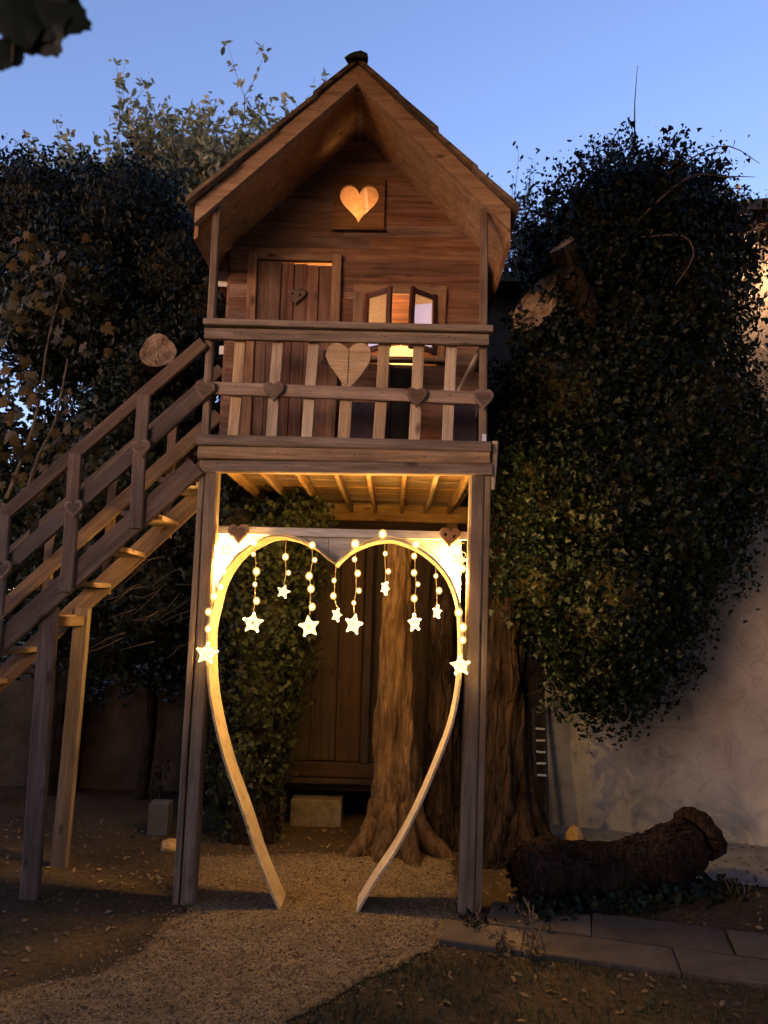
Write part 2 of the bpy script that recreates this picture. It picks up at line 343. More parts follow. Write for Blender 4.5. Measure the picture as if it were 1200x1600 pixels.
def tube(name, pts, radii, mat, parent=None, seg=6, smooth=True, noise=0.0, flute=0, flamp=0.0, cap=True, mw=None, sub=1, disp=None):
    pts = [Vector(p) for p in pts]
    if sub > 1:
        q, rr = [], []
        n = len(pts)
        for i in range(n-1):
            p0, p1, p2, p3 = pts[max(i-1, 0)], pts[i], pts[i+1], pts[min(i+2, n-1)]
            for k in range(sub):
                t = k/sub
                q.append(0.5*((2*p1)+(p2-p0)*t+(2*p0-5*p1+4*p2-p3)*t*t+(3*p1-p0-3*p2+p3)*t**3)); rr.append(radii[i]*(1-t)+radii[i+1]*t)
        q.append(pts[-1]); rr.append(radii[-1]); pts, radii = q, rr
    V, F = [], []; n = len(pts); ref = None
    ph = random.uniform(0, 6); ph2 = random.uniform(0, 6)
    for i, p in enumerate(pts):
        d = (pts[min(i+1, n-1)]-pts[max(i-1, 0)]).normalized()
        if ref is None:
            ref = Vector((1, 0, 0)) if abs(d.x) < 0.9 else Vector((0, 1, 0))
        a = (ref-d*ref.dot(d)).normalized(); b = d.cross(a); ref = a
        for k in range(seg):
            th = 2*math.pi*k/seg; r = radii[i]
            if flute:
                r *= 1+flamp*(math.sin(flute*th+ph+0.25*i)*0.6+math.sin((flute+4)*th+ph2-0.4*i)*0.4)
            if noise: r *= 1+random.uniform(-noise, noise)
            if disp:
                q_ = p+a*math.cos(th)*r+b*math.sin(th)*r
                r *= 1+disp[0]*mnoise.fractal(Vector((q_.x*disp[1], q_.y*disp[1], q_.z*disp[2]))+Vector((ph*3, 0, 0)), 0.8, 2.1, 4)
            V.append(p+a*math.cos(th)*r+b*math.sin(th)*r)
    for i in range(n-1):
        for k in range(seg):
            F.append((i*seg+k, i*seg+(k+1) % seg, (i+1)*seg+(k+1) % seg, (i+1)*seg+k))
    if cap:
        F.append(tuple(range(seg-1, -1, -1))); F.append(tuple((n-1)*seg+k for k in range(seg)))
    return mesh(name, V, F, mat, parent, mw, smooth)

def np_mesh(name, V, quads, mat, parent=None, rnd=None, kind='stuff', smooth=False):
    """V (n,3), quads (m,k) with a fixed number of corners: fast path for leaves, stones and blades"""
    me = bpy.data.meshes.new(name); V = np.asarray(V, np.float32); Q = np.asarray(quads, np.int32); k = Q.shape[1]
    me.vertices.add(len(V)); me.vertices.foreach_set('co', V.ravel())
    me.loops.add(Q.size); me.loops.foreach_set('vertex_index', Q.ravel())
    me.polygons.add(len(Q)); me.polygons.foreach_set('loop_start', np.arange(0, Q.size, k, dtype=np.int32))
    me.update(calc_edges=True)
    if rnd is not None:
        a = me.attributes.new('rnd', 'FLOAT', 'POINT'); a.data.foreach_set('value', np.asarray(rnd, np.float32))
    me.materials.append(M[mat]); me.validate()
    o = bpy.data.objects.new(name, me); COL.objects.link(o)
    if kind: o['kind'] = kind
    if parent is not None: put_under(o, parent)
    return o

LEAF = {'ivy': [(0, 0), (.5, .22), (.27, .52), (0, 1.0), (-.27, .52), (-.5, .22)],
        'oval': [(0, 0), (.22, .3), (.2, .65), (0, 1.0), (-.2, .65), (-.22, .3)],
        'blade': [(-.05, 0), (.05, 0), (.04, .5), (0, 1.0), (0, 1.0), (-.04, .5)]}
def leaves(name, P, N, size, mat, parent=None, shape='ivy', droop=0.7, kind='stuff', spread=0.5, rnd=None):
    P = np.asarray(P, float); n = len(P)
    N = np.asarray(N, float) + rng.normal(0, spread, (n, 3)); N /= np.linalg.norm(N, axis=1)[:, None]
    T = rng.normal(0, 0.6, (n, 3)) + np.array([0, 0, -droop]); T -= N*(T*N).sum(1)[:, None]; T /= np.linalg.norm(T, axis=1)[:, None]+1e-9
    B = np.cross(N, T); S = np.broadcast_to(size, (n,))*rng.uniform(0.65, 1.3, n)
    sh = LEAF[shape]; V = np.zeros((n, 6, 3)); fold = rng.uniform(0.05, 0.3, n)
    for i, (a, b) in enumerate(sh):
        V[:, i] = P + (B*(a*S)[:, None]) + T*(b*S-0.4*S)[:, None] + N*(abs(a)*S*fold - 0.25*S*b*b)[:, None]
    base = (np.arange(n)*6)[:, None]
    Q = np.concatenate([base+np.array([[0, 1, 2, 3]]), base+np.array([[0, 3, 4, 5]])])
    r = rng.random(n) if rnd is None else rnd
    return np_mesh(name, V.reshape(-1, 3), Q, mat, parent, np.repeat(r, 6), kind)

def crown_points(blobs, n, yscale=1.0, back=0.3, clump=0.65, leaf=0.04, cs=0.07):
    """points on the lumpy outer shell of a union of ellipsoids (x, y, z, rx, ry, rz)"""
    B = np.array(blobs, float); area = (B[:, 3]*B[:, 5]); pr = area/area.sum()
    def shell(m):
        k = rng.choice(len(B), m, p=pr); d = rng.normal(0, 1, (m, 3)); d /= np.linalg.norm(d, axis=1)[:, None]
        lump = 1+0.12*np.sin(7*d[:, 0]+k*1.7+4*d[:, 2])+0.08*np.sin(11*d[:, 2]-5*d[:, 1]+k)+0.05*np.sin(17*d[:, 0]+13*d[:, 2])
        r = lump*(1-np.abs(rng.normal(0, 0.07, m)))
        P = B[k, :3]+d*B[k, 3:]*r[:, None]; Nn = d/B[k, 3:]; Nn /= np.linalg.norm(Nn, axis=1)[:, None]
        ins = np.zeros(m, bool)
        for j in range(len(B)):
            q = (((P-B[j, :3])/B[j, 3:])**2).sum(1); ins |= (q < 0.72) & (k != j)
        keep = (~ins) & ((d[:, 1] < 0.25) | (rng.random(m) < back))
        return P[keep], Nn[keep]
    nc = int(n*clump/28)+1; C, CN = shell(nc*3); C, CN = C[:nc], CN[:nc]
    idx = rng.integers(0, len(C), int(n*clump)); s = rng.uniform(0.6, 1.5, len(C))*cs
    g = np.clip(rng.normal(0, 1, (len(idx), 3)), -1.7, 1.7); g[:, 2] = g[:, 2]*1.4-0.5
    P1 = C[idx]+g*s[idx][:, None]+CN[idx]*0.02; N1 = CN[idx]
    P2, N2 = shell(int(n*(1-clump)*2.2)); m = int(n*(1-clump)); P2, N2 = P2[:m], N2[:m]
    tone = np.concatenate([(0.5+0.25*rng.normal(0, 1, len(C)))[idx]+rng.normal(0, .15, len(idx)), rng.random(len(P2))])
    return np.concatenate([P1, P2]), np.concatenate([N1, N2]), np.clip(tone, 0, 1)

def core(name, blobs, parent, f=0.8, mat='core'):
    """solid dark filler added inside a crown to stop light passing through"""
    V, F = [], []
    for (x, y, z, a, b, c) in blobs:
        o = len(V); nu, nv = 14, 9; ph = random.uniform(0, 6)
        for j in range(nv+1):
            ve = math.pi*j/nv
            for i in range(nu):
                u = 2*math.pi*i/nu; rr = f*(1+0.08*math.sin(3*u+ph+2*ve)+0.06*math.sin(5*ve+ph))
                V.append((x+a*rr*math.sin(ve)*math.cos(u), y+b*rr*math.sin(ve)*math.sin(u), z+c*rr*math.cos(ve)))
        for j in range(nv):
            for i in range(nu):
                F.append((o+j*nu+i, o+j*nu+(i+1) % nu, o+(j+1)*nu+(i+1) % nu, o+(j+1)*nu+i))
    return mesh(name, V, F, mat, parent, None, True)

# ================================================================== THE SETTING
def sheet(name, outline, z, mat, step=0.0):
    V = [(x, y, z) for x, y in outline]; return mesh(name, V, [tuple(range(len(V)))], mat)
g = mesh('ground', [(-400, -60, 0), (400, -60, 0), (400, 600, 0), (-400, 600, 0)], [(0, 1, 2, 3)], 'soil'); structure(g, 'dark bare garden soil under and around the playhouse')
def wob(pts, amp=0.03, n=5):
    out = []
    for i, p in enumerate(pts):
        q = pts[(i+1) % len(pts)]
        for k in range(n):
            t = k/n; out.append((p[0]*(1-t)+q[0]*t+random.uniform(-amp, amp), p[1]*(1-t)+q[1]*t+random.uniform(-amp, amp)))
    return out
GR = [(-1.25, 0.80), (-1.20, 0.35), (-1.07, -0.10), (-1.13, -0.27), (-1.13, -0.58), (-1.26, -0.82), (-1.60, -1.02), (-2.3, -1.3), (-2.6, -2.2), (-0.75, -2.2), (-0.40, -1.22), (-0.33, -1.1), (-0.11, -0.82), (0.11, -0.61), (0.27, -0.39), (0.40, -0.1), (0.42, 0.45), (0.42, 0.92), (0.0, 0.98), (-0.6, 0.93)]
GRW = wob(GR, 0.02)
n_ = len(GRW); inn = []
ar = sum(GRW[i][0]*GRW[(i+1) % n_][1]-GRW[(i+1) % n_][0]*GRW[i][1] for i in range(n_)); sg_ = 1 if ar > 0 else -1
for i in range(n_):
    a_, b_ = GRW[i-3], GRW[(i+3) % n_]; tx_, ty_ = b_[0]-a_[0], b_[1]-a_[1]; L = math.hypot(tx_, ty_) or 1
    inn.append((GRW[i][0]-ty_/L*.17*sg_, GRW[i][1]+tx_/L*.17*sg_))
gv = mesh('path', [(x, y, .006) for x, y in GRW]+[(x, y, .012) for x, y in inn], [tuple(range(n_, 2*n_))]+[(i, (i+1) % n_, n_+(i+1) % n_, n_+i) for i in range(n_)], 'gravel', rnd=[0]*n_+[1]*n_); structure(gv, 'pale gravel path running under the heart arch')
def inside(P, poly):
    poly = np.array(poly); x, y = P[:, 0], P[:, 1]; res = np.zeros(len(P), bool); j = len(poly)-1
    for i in range(len(poly)):
        xi, yi = poly[i]; xj, yj = poly[j]
        res ^= ((yi > y) != (yj > y)) & (x < (xj-xi)*(y-yi)/(yj-yi+1e-12)+xi); j = i
    return res
# gravel stones
Pg = np.column_stack([rng.uniform(-2.5, 0.75, 120000), rng.uniform(-2.0, 1.15, 120000)])
Pg = Pg + rng.normal(0, 0.018, Pg.shape)
INN = inn
ok = inside(Pg, INN) | (inside(Pg, GRW) & (rng.random(len(Pg)) < .55)) | ((rng.random(len(Pg)) < 0.5) & inside(Pg+rng.normal(0, 0.10, Pg.shape), GRW)); Pg = Pg[ok]
n = len(Pg); s = rng.gamma(2.0, 0.0011, n)+0.0016
oct_ = np.array([(1, 0, 0), (0, 1, 0), (-1, 0, 0), (0, -1, 0), (0, 0, 1), (0, 0, -1)], float)
V = oct_[None]*s[:, None, None]*rng.uniform(0.6, 1.3, (n, 6, 1)); V[:, :, 2] *= 0.75
a = rng.uniform(0, 6.28, n); ca, sa = np.cos(a)[:, None], np.sin(a)[:, None]
X = V[:, :, 0]*ca-V[:, :, 1]*sa; Yy = V[:, :, 0]*sa+V[:, :, 1]*ca
V[:, :, 0] = X+Pg[:, 0:1]; V[:, :, 1] = Yy+Pg[:, 1:2]; V[:, :, 2] += np.where(inside(Pg, GRW), 0.012, 0.001)[:, None]+(s*0.3)[:, None]
T8 = np.array([(0, 1, 4), (1, 2, 4), (2, 3, 4), (3, 0, 4), (1, 0, 5), (2, 1, 5), (3, 2, 5), (0, 3, 5)])
o = np_mesh('gravel', V.reshape(-1, 3), ((np.arange(n)*6)[:, None, None]+T8[None]).reshape(-1, 3), 'pebble', None, np.repeat(rng.random(n), 6))
tag(o, 'loose pale gravel stones spread over the path', 'gravel', kind='stuff')

# paving by the log: strip of stone slabs, concrete yard behind
dirv = Vector((1.4, -0.33, 0)).normalized(); nrm = Vector((0.33, 1.4, 0)).normalized()
terr = mesh('terrace', [(0.28, -0.40, 0.02), (4.5, -1.39, 0.02), (4.7, -0.64, 0.02), (0.46, 0.0, 0.02)], [(0, 1, 2, 3)], 'soil'); structure(terr, 'strip of stone paving in front of the fallen log')
org = Vector((0.30, -0.41, 0))
for row, (v0, v1) in enumerate(((0.0, 0.27), (0.285, 0.60))):
    u = -0.05+0.2*row
    while u < 4.2:
        L = random.uniform(0.38, 0.72); a_, b_ = u+0.006, u+L-0.006
        P = [org+dirv*a_+nrm*v0, org+dirv*b_+nrm*v0, org+dirv*b_+nrm*(v1-0.006), org+dirv*a_+nrm*(v1-0.006)]
        P = [p+Vector((random.uniform(-.008, .008), random.uniform(-.008, .008), 0)) for p in P]
        c = sum(P, Vector())/4; h = 0.027+random.uniform(-0.003, 0.004)
        V = [(*((p-c)*1.0).xy, 0) for p in P]+[(*((p-c)*1.0).xy, h-0.006) for p in P]+[(*((p-c)*0.975).xy, h) for p in P]
        F = [(8, 9, 10, 11)]
        for k in (0, 4): F += [(k+i, k+(i+1) % 4, k+4+(i+1) % 4, k+4+i) for i in range(4)]
        mesh('paving_slab', V, F, 'slab', terr, Matrix.Translation(c)); u += L
yard = sheet('pavement', [(1.12, 1.0), (2.2, 0.62), (5.5, -0.3), (5.5, 1.1), (2.75, 1.5), (1.15, 1.95)], 0.008, 'concrete'); structure(yard, 'grey concrete yard between the log and the plastered wall')

# ================================================================== BUILDING ON THE RIGHT
WA, WB = Vector((1.22, 1.90, 0)), Vector((5.6, 0.62, 0)); wd = (WB-WA).normalized(); wn = Vector((wd.y, -wd.x, 0))
b = root('plastered_building', WA, 'pinkish plastered building behind the ivy tree at the right edge', 'building')
def wallpt(u, z, off=0.0): return WA+wd*u+wn*off+Vector((0, 0, z))
def wallbox(name, u0, u1, z0, z1, o0, o1, mat, parent):
    c = [wallpt(u, z, o) for o in (o1, o0) for u, z in ((u0, z0), (u1, z0), (u1, z1), (u0, z1))]
    return mesh(name, c, [(0, 1, 2, 3), (7, 6, 5, 4), (1, 0, 4, 5), (2, 1, 5, 6), (3, 2, 6, 7), (0, 3, 7, 4)], mat, parent)
UW0, UW1, ZW0, ZW1 = 1.80, 2.45, 3.42, 3.98
wallbox('wall', 0, 4.6, -0.1, ZW0, -3.0, 0, 'plaster', b)
wallbox('wall', 0, UW0, ZW0+0.0005, 4.62, -3.0, 0, 'plaster', b)
wallbox('wall', UW1, 4.6, ZW0+0.0005, 4.62, -3.0, 0, 'plaster', b)
wallbox('wall', UW0+0.0005, UW1-0.0005, ZW1, 4.62, -3.0, 0, 'plaster', b)
wi = wallbox('window', UW0, UW1, ZW0, ZW1, -0.16, -0.12, 'black', b)
for u_ in (UW0, (UW0+UW1)/2-0.02, UW1-0.04): wallbox('window_bar', u_, u_+0.04, ZW0, ZW1, -0.12, -0.08, 'casement', wi)
rf = wallbox('roof', -0.1, 4.9, 4.72, 4.80, -3.2, 0.34, 'roofboard', b)
wallbox('eave_board', -0.1, 4.9, 4.62, 4.72, 0.0, 0.30, 'cabinet', rf)
for k in range(14): wallbox('rafter_end', 0.1+k*0.33, 0.17+k*0.33, 4.62-0.08, 4.62, 0.002, 0.26, 'cabinet', rf)
lp = wallpt(2.02, 4.30, 0.16)
wl = root('wall_lamp', lp, 'lit lantern on the plastered wall under the eave', 'lamp')
tube('bracket', [wallpt(2.02, 4.40, 0.0), wallpt(2.02, 4.42, 0.10), wallpt(2.02, 4.37, 0.16)], [0.012]*3, 'iron', wl)
tube('cap', [lp+Vector((0, 0, .10)), lp+Vector((0, 0, .06)), lp+Vector((0, 0, .045))], [0.015, 0.06, 0.065], 'iron', wl, 10)
tube('bulb', [lp+Vector((0, 0, .045)), lp, lp+Vector((0, 0, -.03))], [0.018, 0.03, 0.012], 'walllamp', wl, 10)

# garden wall at the back left
gw = root('garden_wall', (-2.6, 2.6, 0), 'low stained plaster garden wall behind the stair legs', 'wall')
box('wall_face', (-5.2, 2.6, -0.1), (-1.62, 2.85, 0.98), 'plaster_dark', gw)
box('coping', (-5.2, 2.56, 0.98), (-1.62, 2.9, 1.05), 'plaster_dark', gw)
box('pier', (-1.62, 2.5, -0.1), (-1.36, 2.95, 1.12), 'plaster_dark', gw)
o = box('stone_block', (-1.70, 1.25, 0.0), (-1.56, 1.38, 0.22), 'paleblock'); tag(o, 'small pale block on the soil left of the arch', 'block')

def rock(name, c, r, mat, seed=0):
    V, F = [], []; rnd = random.Random(seed); nu, nv = 9, 6
    for j in range(nv+1):
        ve = math.pi*j/nv
        for i in range(nu):
            u = 2*math.pi*i/nu; k = 1+rnd.uniform(-.16, .16)
            V.append((r[0]*k*math.sin(ve)*math.cos(u), r[1]*k*math.sin(ve)*math.sin(u), r[2]*k*math.cos(ve)))
    for j in range(nv):
        for i in range(nu): F.append((j*nu+i, j*nu+(i+1) % nu, (j+1)*nu+(i+1) % nu, (j+1)*nu+i))
    return mesh(name, V, F, mat, None, Matrix.Translation(Vector(c)))
tag(rock('stone', (-1.44, 0.93, 0.03), (0.07, 0.06, 0.045), 'ochre', 1), 'small ochre stone beside the left post', 'stone')
tag(rock('stone', (1.30, 1.25, 0.06), (0.07, 0.06, 0.10), 'ochre', 2), 'small upright ochre stone behind the fallen log', 'stone')

# ================================================================== TREES
# central pale trunk under the platform
t = root('tree_trunk', (0.02, 1.1, 0), 'pale bare tree trunk standing inside the heart arch', 'tree')
tube('trunk', [(0.05, 1.12, -0.1), (0.045, 1.12, 0.02), (0.05, 1.11, 0.18), (0.05, 1.11, 0.40), (0.03, 1.1, 0.78), (0.02, 1.1, 1.4), (0.02, 1.12, 1.75), (0.03, 1.12, 2.0), (0.03, 1.12, 2.14)],
     [0.31, 0.26, 0.185, 0.16, 0.138, 0.112, 0.095, 0.085, 0.08], 'bark', t, 96, True, 0.0, 5, 0.09, sub=12, disp=(.24, 15, 2.2))
for i, (a_, L) in enumerate(((-2.6, .30), (-1.9, .26), (-1.2, .30), (-.4, .34), (3.6, .22))):
    dx, dy = math.cos(a_), math.sin(a_)
    tube('root_flare', [(0.05+dx*.12, 1.11+dy*.12, .34), (0.05+dx*.19, 1.11+dy*.19, .14), (0.05+dx*L, 1.11+dy*L, .03), (0.05+dx*(L+.1), 1.11+dy*(L+.1), -.03)], [.05, .075, .06, .03], 'bark', t, 10, True, .04, 3, .08, sub=3)
t = root('tree_trunk', (0.42, 1.3, 0), 'dark reddish trunk half hidden behind the right post', 'tree')
tube('trunk', [(0.40, 1.3, -0.1), (0.40, 1.3, 0.05), (0.39, 1.3, 0.3), (0.37, 1.32, 0.9), (0.35, 1.36, 1.6), (0.36, 1.38, 2.14)], [0.24, 0.20, 0.15, 0.12, 0.10, 0.09], 'bark_dark', t, 44, True, 0.0, 4, 0.10, sub=8, disp=(.18, 9, 2.2))

# ivy column on the left inside the arch
t = root('ivy_clad_tree', (-0.98, 1.3, 0), 'tree trunk wrapped in dense ivy behind the left post', 'tree')
tube('trunk', [(-0.95, 1.3, -0.1), (-0.97, 1.3, 0.1), (-1.0, 1.3, 1.0), (-0.98, 1.3, 1.9), (-0.85, 1.4, 2.42)], [0.24, 0.19, 0.15, 0.14, 0.13], 'bark_dark', t, 24, True, 0.03, 4, 0.1, sub=4)
bl = [(-1.05, 1.3, 0.45, .27, .27, .42), (-0.98, 1.3, 1.0, .30, .28, .42), (-0.98, 1.3, 1.5, .36, .30, .40), (-0.95, 1.3, 1.95, .42, .32, .36), (-0.72, 1.25, 2.26, .24, .22, .18), (-1.15, 1.2, 2.2, .22, .2, .2)]
core('ivy_stems', bl, t, 0.72)  # solid dark filler added inside the crown to stop light
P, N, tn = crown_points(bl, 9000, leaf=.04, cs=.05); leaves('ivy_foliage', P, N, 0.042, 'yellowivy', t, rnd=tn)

# big ivy tree on the right
t = root('ivy_tree', (0.85, 1.05, 0), 'huge tree smothered in dark ivy between playhouse and building', 'tree')
tube('trunk', [(0.86, 1.05, -0.1), (0.86, 1.05, 0.02), (0.84, 1.05, 0.2), (0.81, 1.05, 0.58), (0.78, 1.05, 1.4), (0.95, 1.1, 2.2), (1.3, 1.15, 3.4), (1.7, 1.15, 4.5)], [0.34, 0.27, 0.19, 0.15, 0.13, 0.15, 0.13, 0.06], 'bark_dark', t, 88, True, 0.0, 5, 0.14, sub=12, disp=(.26, 14, 2.2))
for i, (a_, L) in enumerate(((-2.3, .26), (-1.3, .33), (-.5, .36))):
    dx, dy = math.cos(a_), math.sin(a_)
    tube('root_flare', [(0.85+dx*.1, 1.05+dy*.1, .40), (0.85+dx*.19, 1.05+dy*.19, .16), (0.85+dx*L, 1.05+dy*L, .03), (0.85+dx*(L+.1), 1.05+dy*(L+.1), -.03)], [.05, .07, .06, .03], 'bark_dark', t, 10, True, .04, 3, .08, sub=3)
RB = [(1.80, 4.52, .50), (1.52, 4.42, .46), (2.05, 4.35, .44), (1.43, 4.10, .46), (1.98, 3.94, .54), (1.28, 3.25, .50), (1.98, 3.10, .62), (1.14, 2.49, .46), (1.88, 2.28, .48), (1.52, 1.72, .52), (1.05, 1.85, .34), (1.42, 1.26, .28), (.93, 3.0, .24), (1.58, 1.42, .28), (1.5, 2.5, .6), (1.6, 3.6, .6), (2.22, 2.75, .42)]
bl = [(x, 1.05, z, r, min(r, .5), r) for x, z, r in RB]
core('ivy_stems', bl, t, 0.84)  # solid dark filler added inside the crown to stop light
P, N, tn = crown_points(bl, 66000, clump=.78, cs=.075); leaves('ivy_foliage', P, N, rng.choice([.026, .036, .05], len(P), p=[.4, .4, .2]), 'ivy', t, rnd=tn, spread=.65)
# loose sprays at the outline
def sprays(name, starts, parent, mat, L=0.25, leafsize=0.035, nl=16, up=0.6, shape='ivy'):
    Pp, Nn = [], []; V, F = [], []
    for (x, y, z, dx, dz) in starts:
        p = Vector((x, y, z)); d = Vector((dx, random.uniform(-.3, .3), dz)).normalized(); l = L*random.uniform(.6, 1.3)
        pts = []
        for k in range(6):
            pts.append(p.copy()); p = p+d*(l/5); d = (d+Vector((random.uniform(-.25, .25), random.uniform(-.2, .2), random.uniform(-.2, .2)))).normalized()
        o = len(V)
        for q in pts: V += [q+Vector((.003, 0, 0)), q+Vector((-.0015, .0026, 0)), q+Vector((-.0015, -.0026, 0))]
        for k in range(5):
            for j in range(3): F.append((o+k*3+j, o+k*3+(j+1) % 3, o+k*3+3+(j+1) % 3, o+k*3+3+j))
        for k in range(nl):
            q = pts[random.randint(1, 5)]; Pp.append(q+Vector((random.gauss(0, .025), random.gauss(0, .025), random.gauss(0, .025)))); Nn.append((random.gauss(0, 1), -1, random.gauss(0, 1)))
    mesh(name+'_stems', V, F, 'twig', parent)['kind'] = 'stuff'
    leaves(name, Pp, Nn, leafsize, mat, parent, shape)
st = []
for (x, y, z, a_, b_, c_) in bl:
    for k in range(16):
        th = random.uniform(0, 6.28); q = (x+a_*math.cos(th), z+c_*math.sin(th))
        if any(((q[0]-B[0])/B[3])**2+((q[1]-B[2])/B[5])**2 < 0.93 for B in bl): continue
        st.append((q[0], y+random.uniform(-.2, .1), q[1], math.cos(th), math.sin(th)*0.6+(0.5 if q[1] > 3.2 else -0.5)))
st += [(x_, .95, z_, dx_, dz_) for x_, z_, dx_, dz_ in [(1.16, 4.65, -.7, .7), (1.24, 4.75, -.5, .9), (1.12, 4.55, -.9, .4), (1.05, 4.4, -.9, .3), (1.4, 4.85, -.2, 1), (1.5, 4.9, .1, 1), (1.9, 4.95, .3, 1), (2.0, 4.9, .5, .9), (2.15, 4.8, .8, .5), (2.3, 4.7, .9, .3), (2.35, 4.4, .9, .2), (1.7, 5.0, -.1, 1), (1.6, 4.95, -.3, 1)] for _ in range(3)]
sprays('ivy_sprays', st, t, 'ivy', 0.24, .028, 20)
tube('bare_twig', [(1.72, 1.0, 5.1), (1.72, 1.0, 5.3), (1.725, 1.0, 5.5), (1.75, 1.0, 5.8)], [0.008, .006, .004, .002], 'twig', t, 5)
tube('bare_twig', [(1.55, .56, 4.25), (1.75, .5, 4.45), (1.95, .5, 4.60), (2.15, .5, 4.60), (2.42, .6, 4.66)], [0.010, .009, .007, .005, .002], 'twig', t, 5, sub=3)
tube('bare_twig', [(1.75, .56, 4.6), (1.98, .5, 4.75), (2.2, .5, 4.82), (2.45, .6, 4.76)], [0.007, .006, .004, .002], 'twig', t, 5, sub=3)
tube('bare_twig', [(1.6, .5, 4.15), (1.85, .45, 4.14), (1.92, .45, 4.0), (1.80, .45, 3.8)], [0.006, .006, .005, .003], 'twig', t, 5, sub=3)
# sawn limbs
def sawn(parent, c, nrm, adir, ra, rb, back, bscale=0.8):
    """a limb sawn off: an elliptical cut face at c (long axis adir) with the limb running back from it"""
    c = Vector(c); n_ = Vector(nrm).normalized(); a_ = Vector(adir); a_ = (a_-n_*a_.dot(n_)).normalized(); b_ = n_.cross(a_); bk = Vector(back)
    k = 28; rag = [1+random.uniform(-.05, .05)+.05*math.sin(3*i*6.283/k+1) for i in range(k)]
    V, F = [], []
    for q, (t_, sc) in enumerate(((0, 1.0), (0.04, 1.05), (0.3, 1.0), (0.65, .93), (1, bscale))):
        for i in range(k):
            th = 2*math.pi*i/k; r_ = rag[i]*sc*(1+random.uniform(-.02, .02)*(q > 0)); V.append(c+bk*t_+a_*math.cos(th)*ra*r_+b_*math.sin(th)*rb*r_)
    for q in range(4):
        F += [(q*k+(i+1) % k, q*k+i, (q+1)*k+i, (q+1)*k+(i+1) % k) for i in range(k)]
    lb = mesh('sawn_limb', V, F, 'bark_dark', parent, None, True)
    V = [(0.004, 0, 0)]
    for ring in (.35, .7, 1.0):
        for i in range(k):
            th = 2*math.pi*i/k; V.append((random.uniform(-.005, .005), ra*math.cos(th)*ring*rag[i]*1.0, rb*math.sin(th)*ring*rag[i]*1.0))
    F = [(0, 1+i, 1+(i+1) % k) for i in range(k)]
    for q in range(2): F += [(1+q*k+i, 1+q*k+k+i, 1+q*k+k+(i+1) % k, 1+q*k+(i+1) % k) for i in range(k)]
    mw = Matrix((n_, a_, b_)).transposed().to_4x4(); mw.translation = c+n_*0.006
    mesh('cut_face', V, F, 'cut', lb, mw); return lb
sawn(t, (.935, .66, 3.74), (-.30, -.92, .20), (.55, 0, .83), .245, .120, (.35, .45, -.25))
lb = sawn(t, (1.09, .60, 4.13), (-.55, -.5, .75), (.2, 0, .98), .10, .085, (.16, .10, -.42), 1.0)
tube('limb_base', [(1.13, .62, 3.95), (1.2, .62, 3.8), (1.32, .72, 3.62)], [.085, .09, .11], 'bark_dark', t, 18, True, .04, 4, .06, sub=3)

rim = []
for k in range(260):
    th = random.uniform(-.2, 3.4) if k % 3 else random.uniform(0, 6.28); ra_, rb_ = .255, .135
    ax_ = (.55*math.cos(th)*ra_+.83*math.sin(-th)*rb_*-1, .83*math.cos(th)*ra_-.55*math.sin(th)*rb_)
    cxx = .945+.55*math.cos(th)*ra_+.83*math.sin(th)*rb_; czz = 3.74+.83*math.cos(th)*ra_-.55*math.sin(th)*rb_
    rim.append((cxx+random.gauss(.015, .03), .62+random.gauss(0, .03), czz+random.gauss(-.01, .03)))
for k in range(200): rim.append((1.16+random.gauss(0, .07), .60+random.gauss(0, .03), 3.86+random.gauss(0, .10)))
leaves('ivy_on_limb', rim, [(0, -1, .2)]*len(rim), .036, 'ivy', t)
# left: broad dark trees
LB = [(-3.36, 5.10, .58), (-2.62, 5.05, .58), (-2.05, 4.58, .50), (-2.95, 4.26, .80), (-2.12, 3.75, .60)]
t = root('evergreen_tree', (-2.6, 2.6, 0), 'broad dark evergreen rising behind the staircase', 'tree')
tube('trunk', [(-2.9, 2.5, -.1), (-2.8, 2.5, 1.5), (-2.6, 2.4, 3.2), (-2.6, 2.3, 4.6)], [.2, .16, .13, .06], 'bark_dark', t, 18, True, .03, 4, .1, sub=4)
bl = [(x, 2.25, z, r, r*.8, r) for x, z, r in LB]+[(-1.72, 2.2, 4.25, .34, .3, .5)]
core('core_filler', bl, t, .84); P, N, tn = crown_points(bl, 26000, cs=.08); leaves('crown', P, N, .055, 'evergreen', t, 'oval', rnd=tn)
st = [(random.uniform(-3.8, -1.7), 2.2, random.uniform(5.2, 5.5), random.uniform(-.6, .6), 1) for k in range(46)]
st = [q for q in st if any(((q[0]-B[0])/B[3])**2+((q[2]-B[2])/B[5])**2 < 1.25 for B in bl)]
sprays('crown_sprays', st, t, 'evergreen', .3, .05, 18, shape='oval')
LB2 = [(-2.44, 2.63, .72), (-1.78, 2.35, .55), (-2.55, 1.80, .60), (-1.95, 1.65, .50), (-2.2, 3.2, .5), (-1.62, 1.75, .40), (-2.35, 1.40, .40), (-1.75, 1.35, .30), (-1.50, 2.95, .45), (-1.45, 2.35, .45), (-2.95, 2.3, .6)]
t = root('ivy_thicket', (-2.2, 2.4, 0), 'dark tangled thicket hanging below the evergreen behind the stairs', 'shrub')
tube('stem', [(-2.1, 2.3, -.1), (-2.05, 2.3, .8), (-2.2, 2.2, 1.8), (-2.3, 2.2, 2.8)], [.06, .05, .04, .03], 'bark_dark', t, 14, True, .04, 3, .1, sub=4)
bl = [(x, 2.05, z, r, r*.7, r) for x, z, r in LB2]
core('core_filler', bl, t, .84); P, N, tn = crown_points(bl, 20000, cs=.08); leaves('foliage', P, N, .05, 'evergreen', t, rnd=tn)
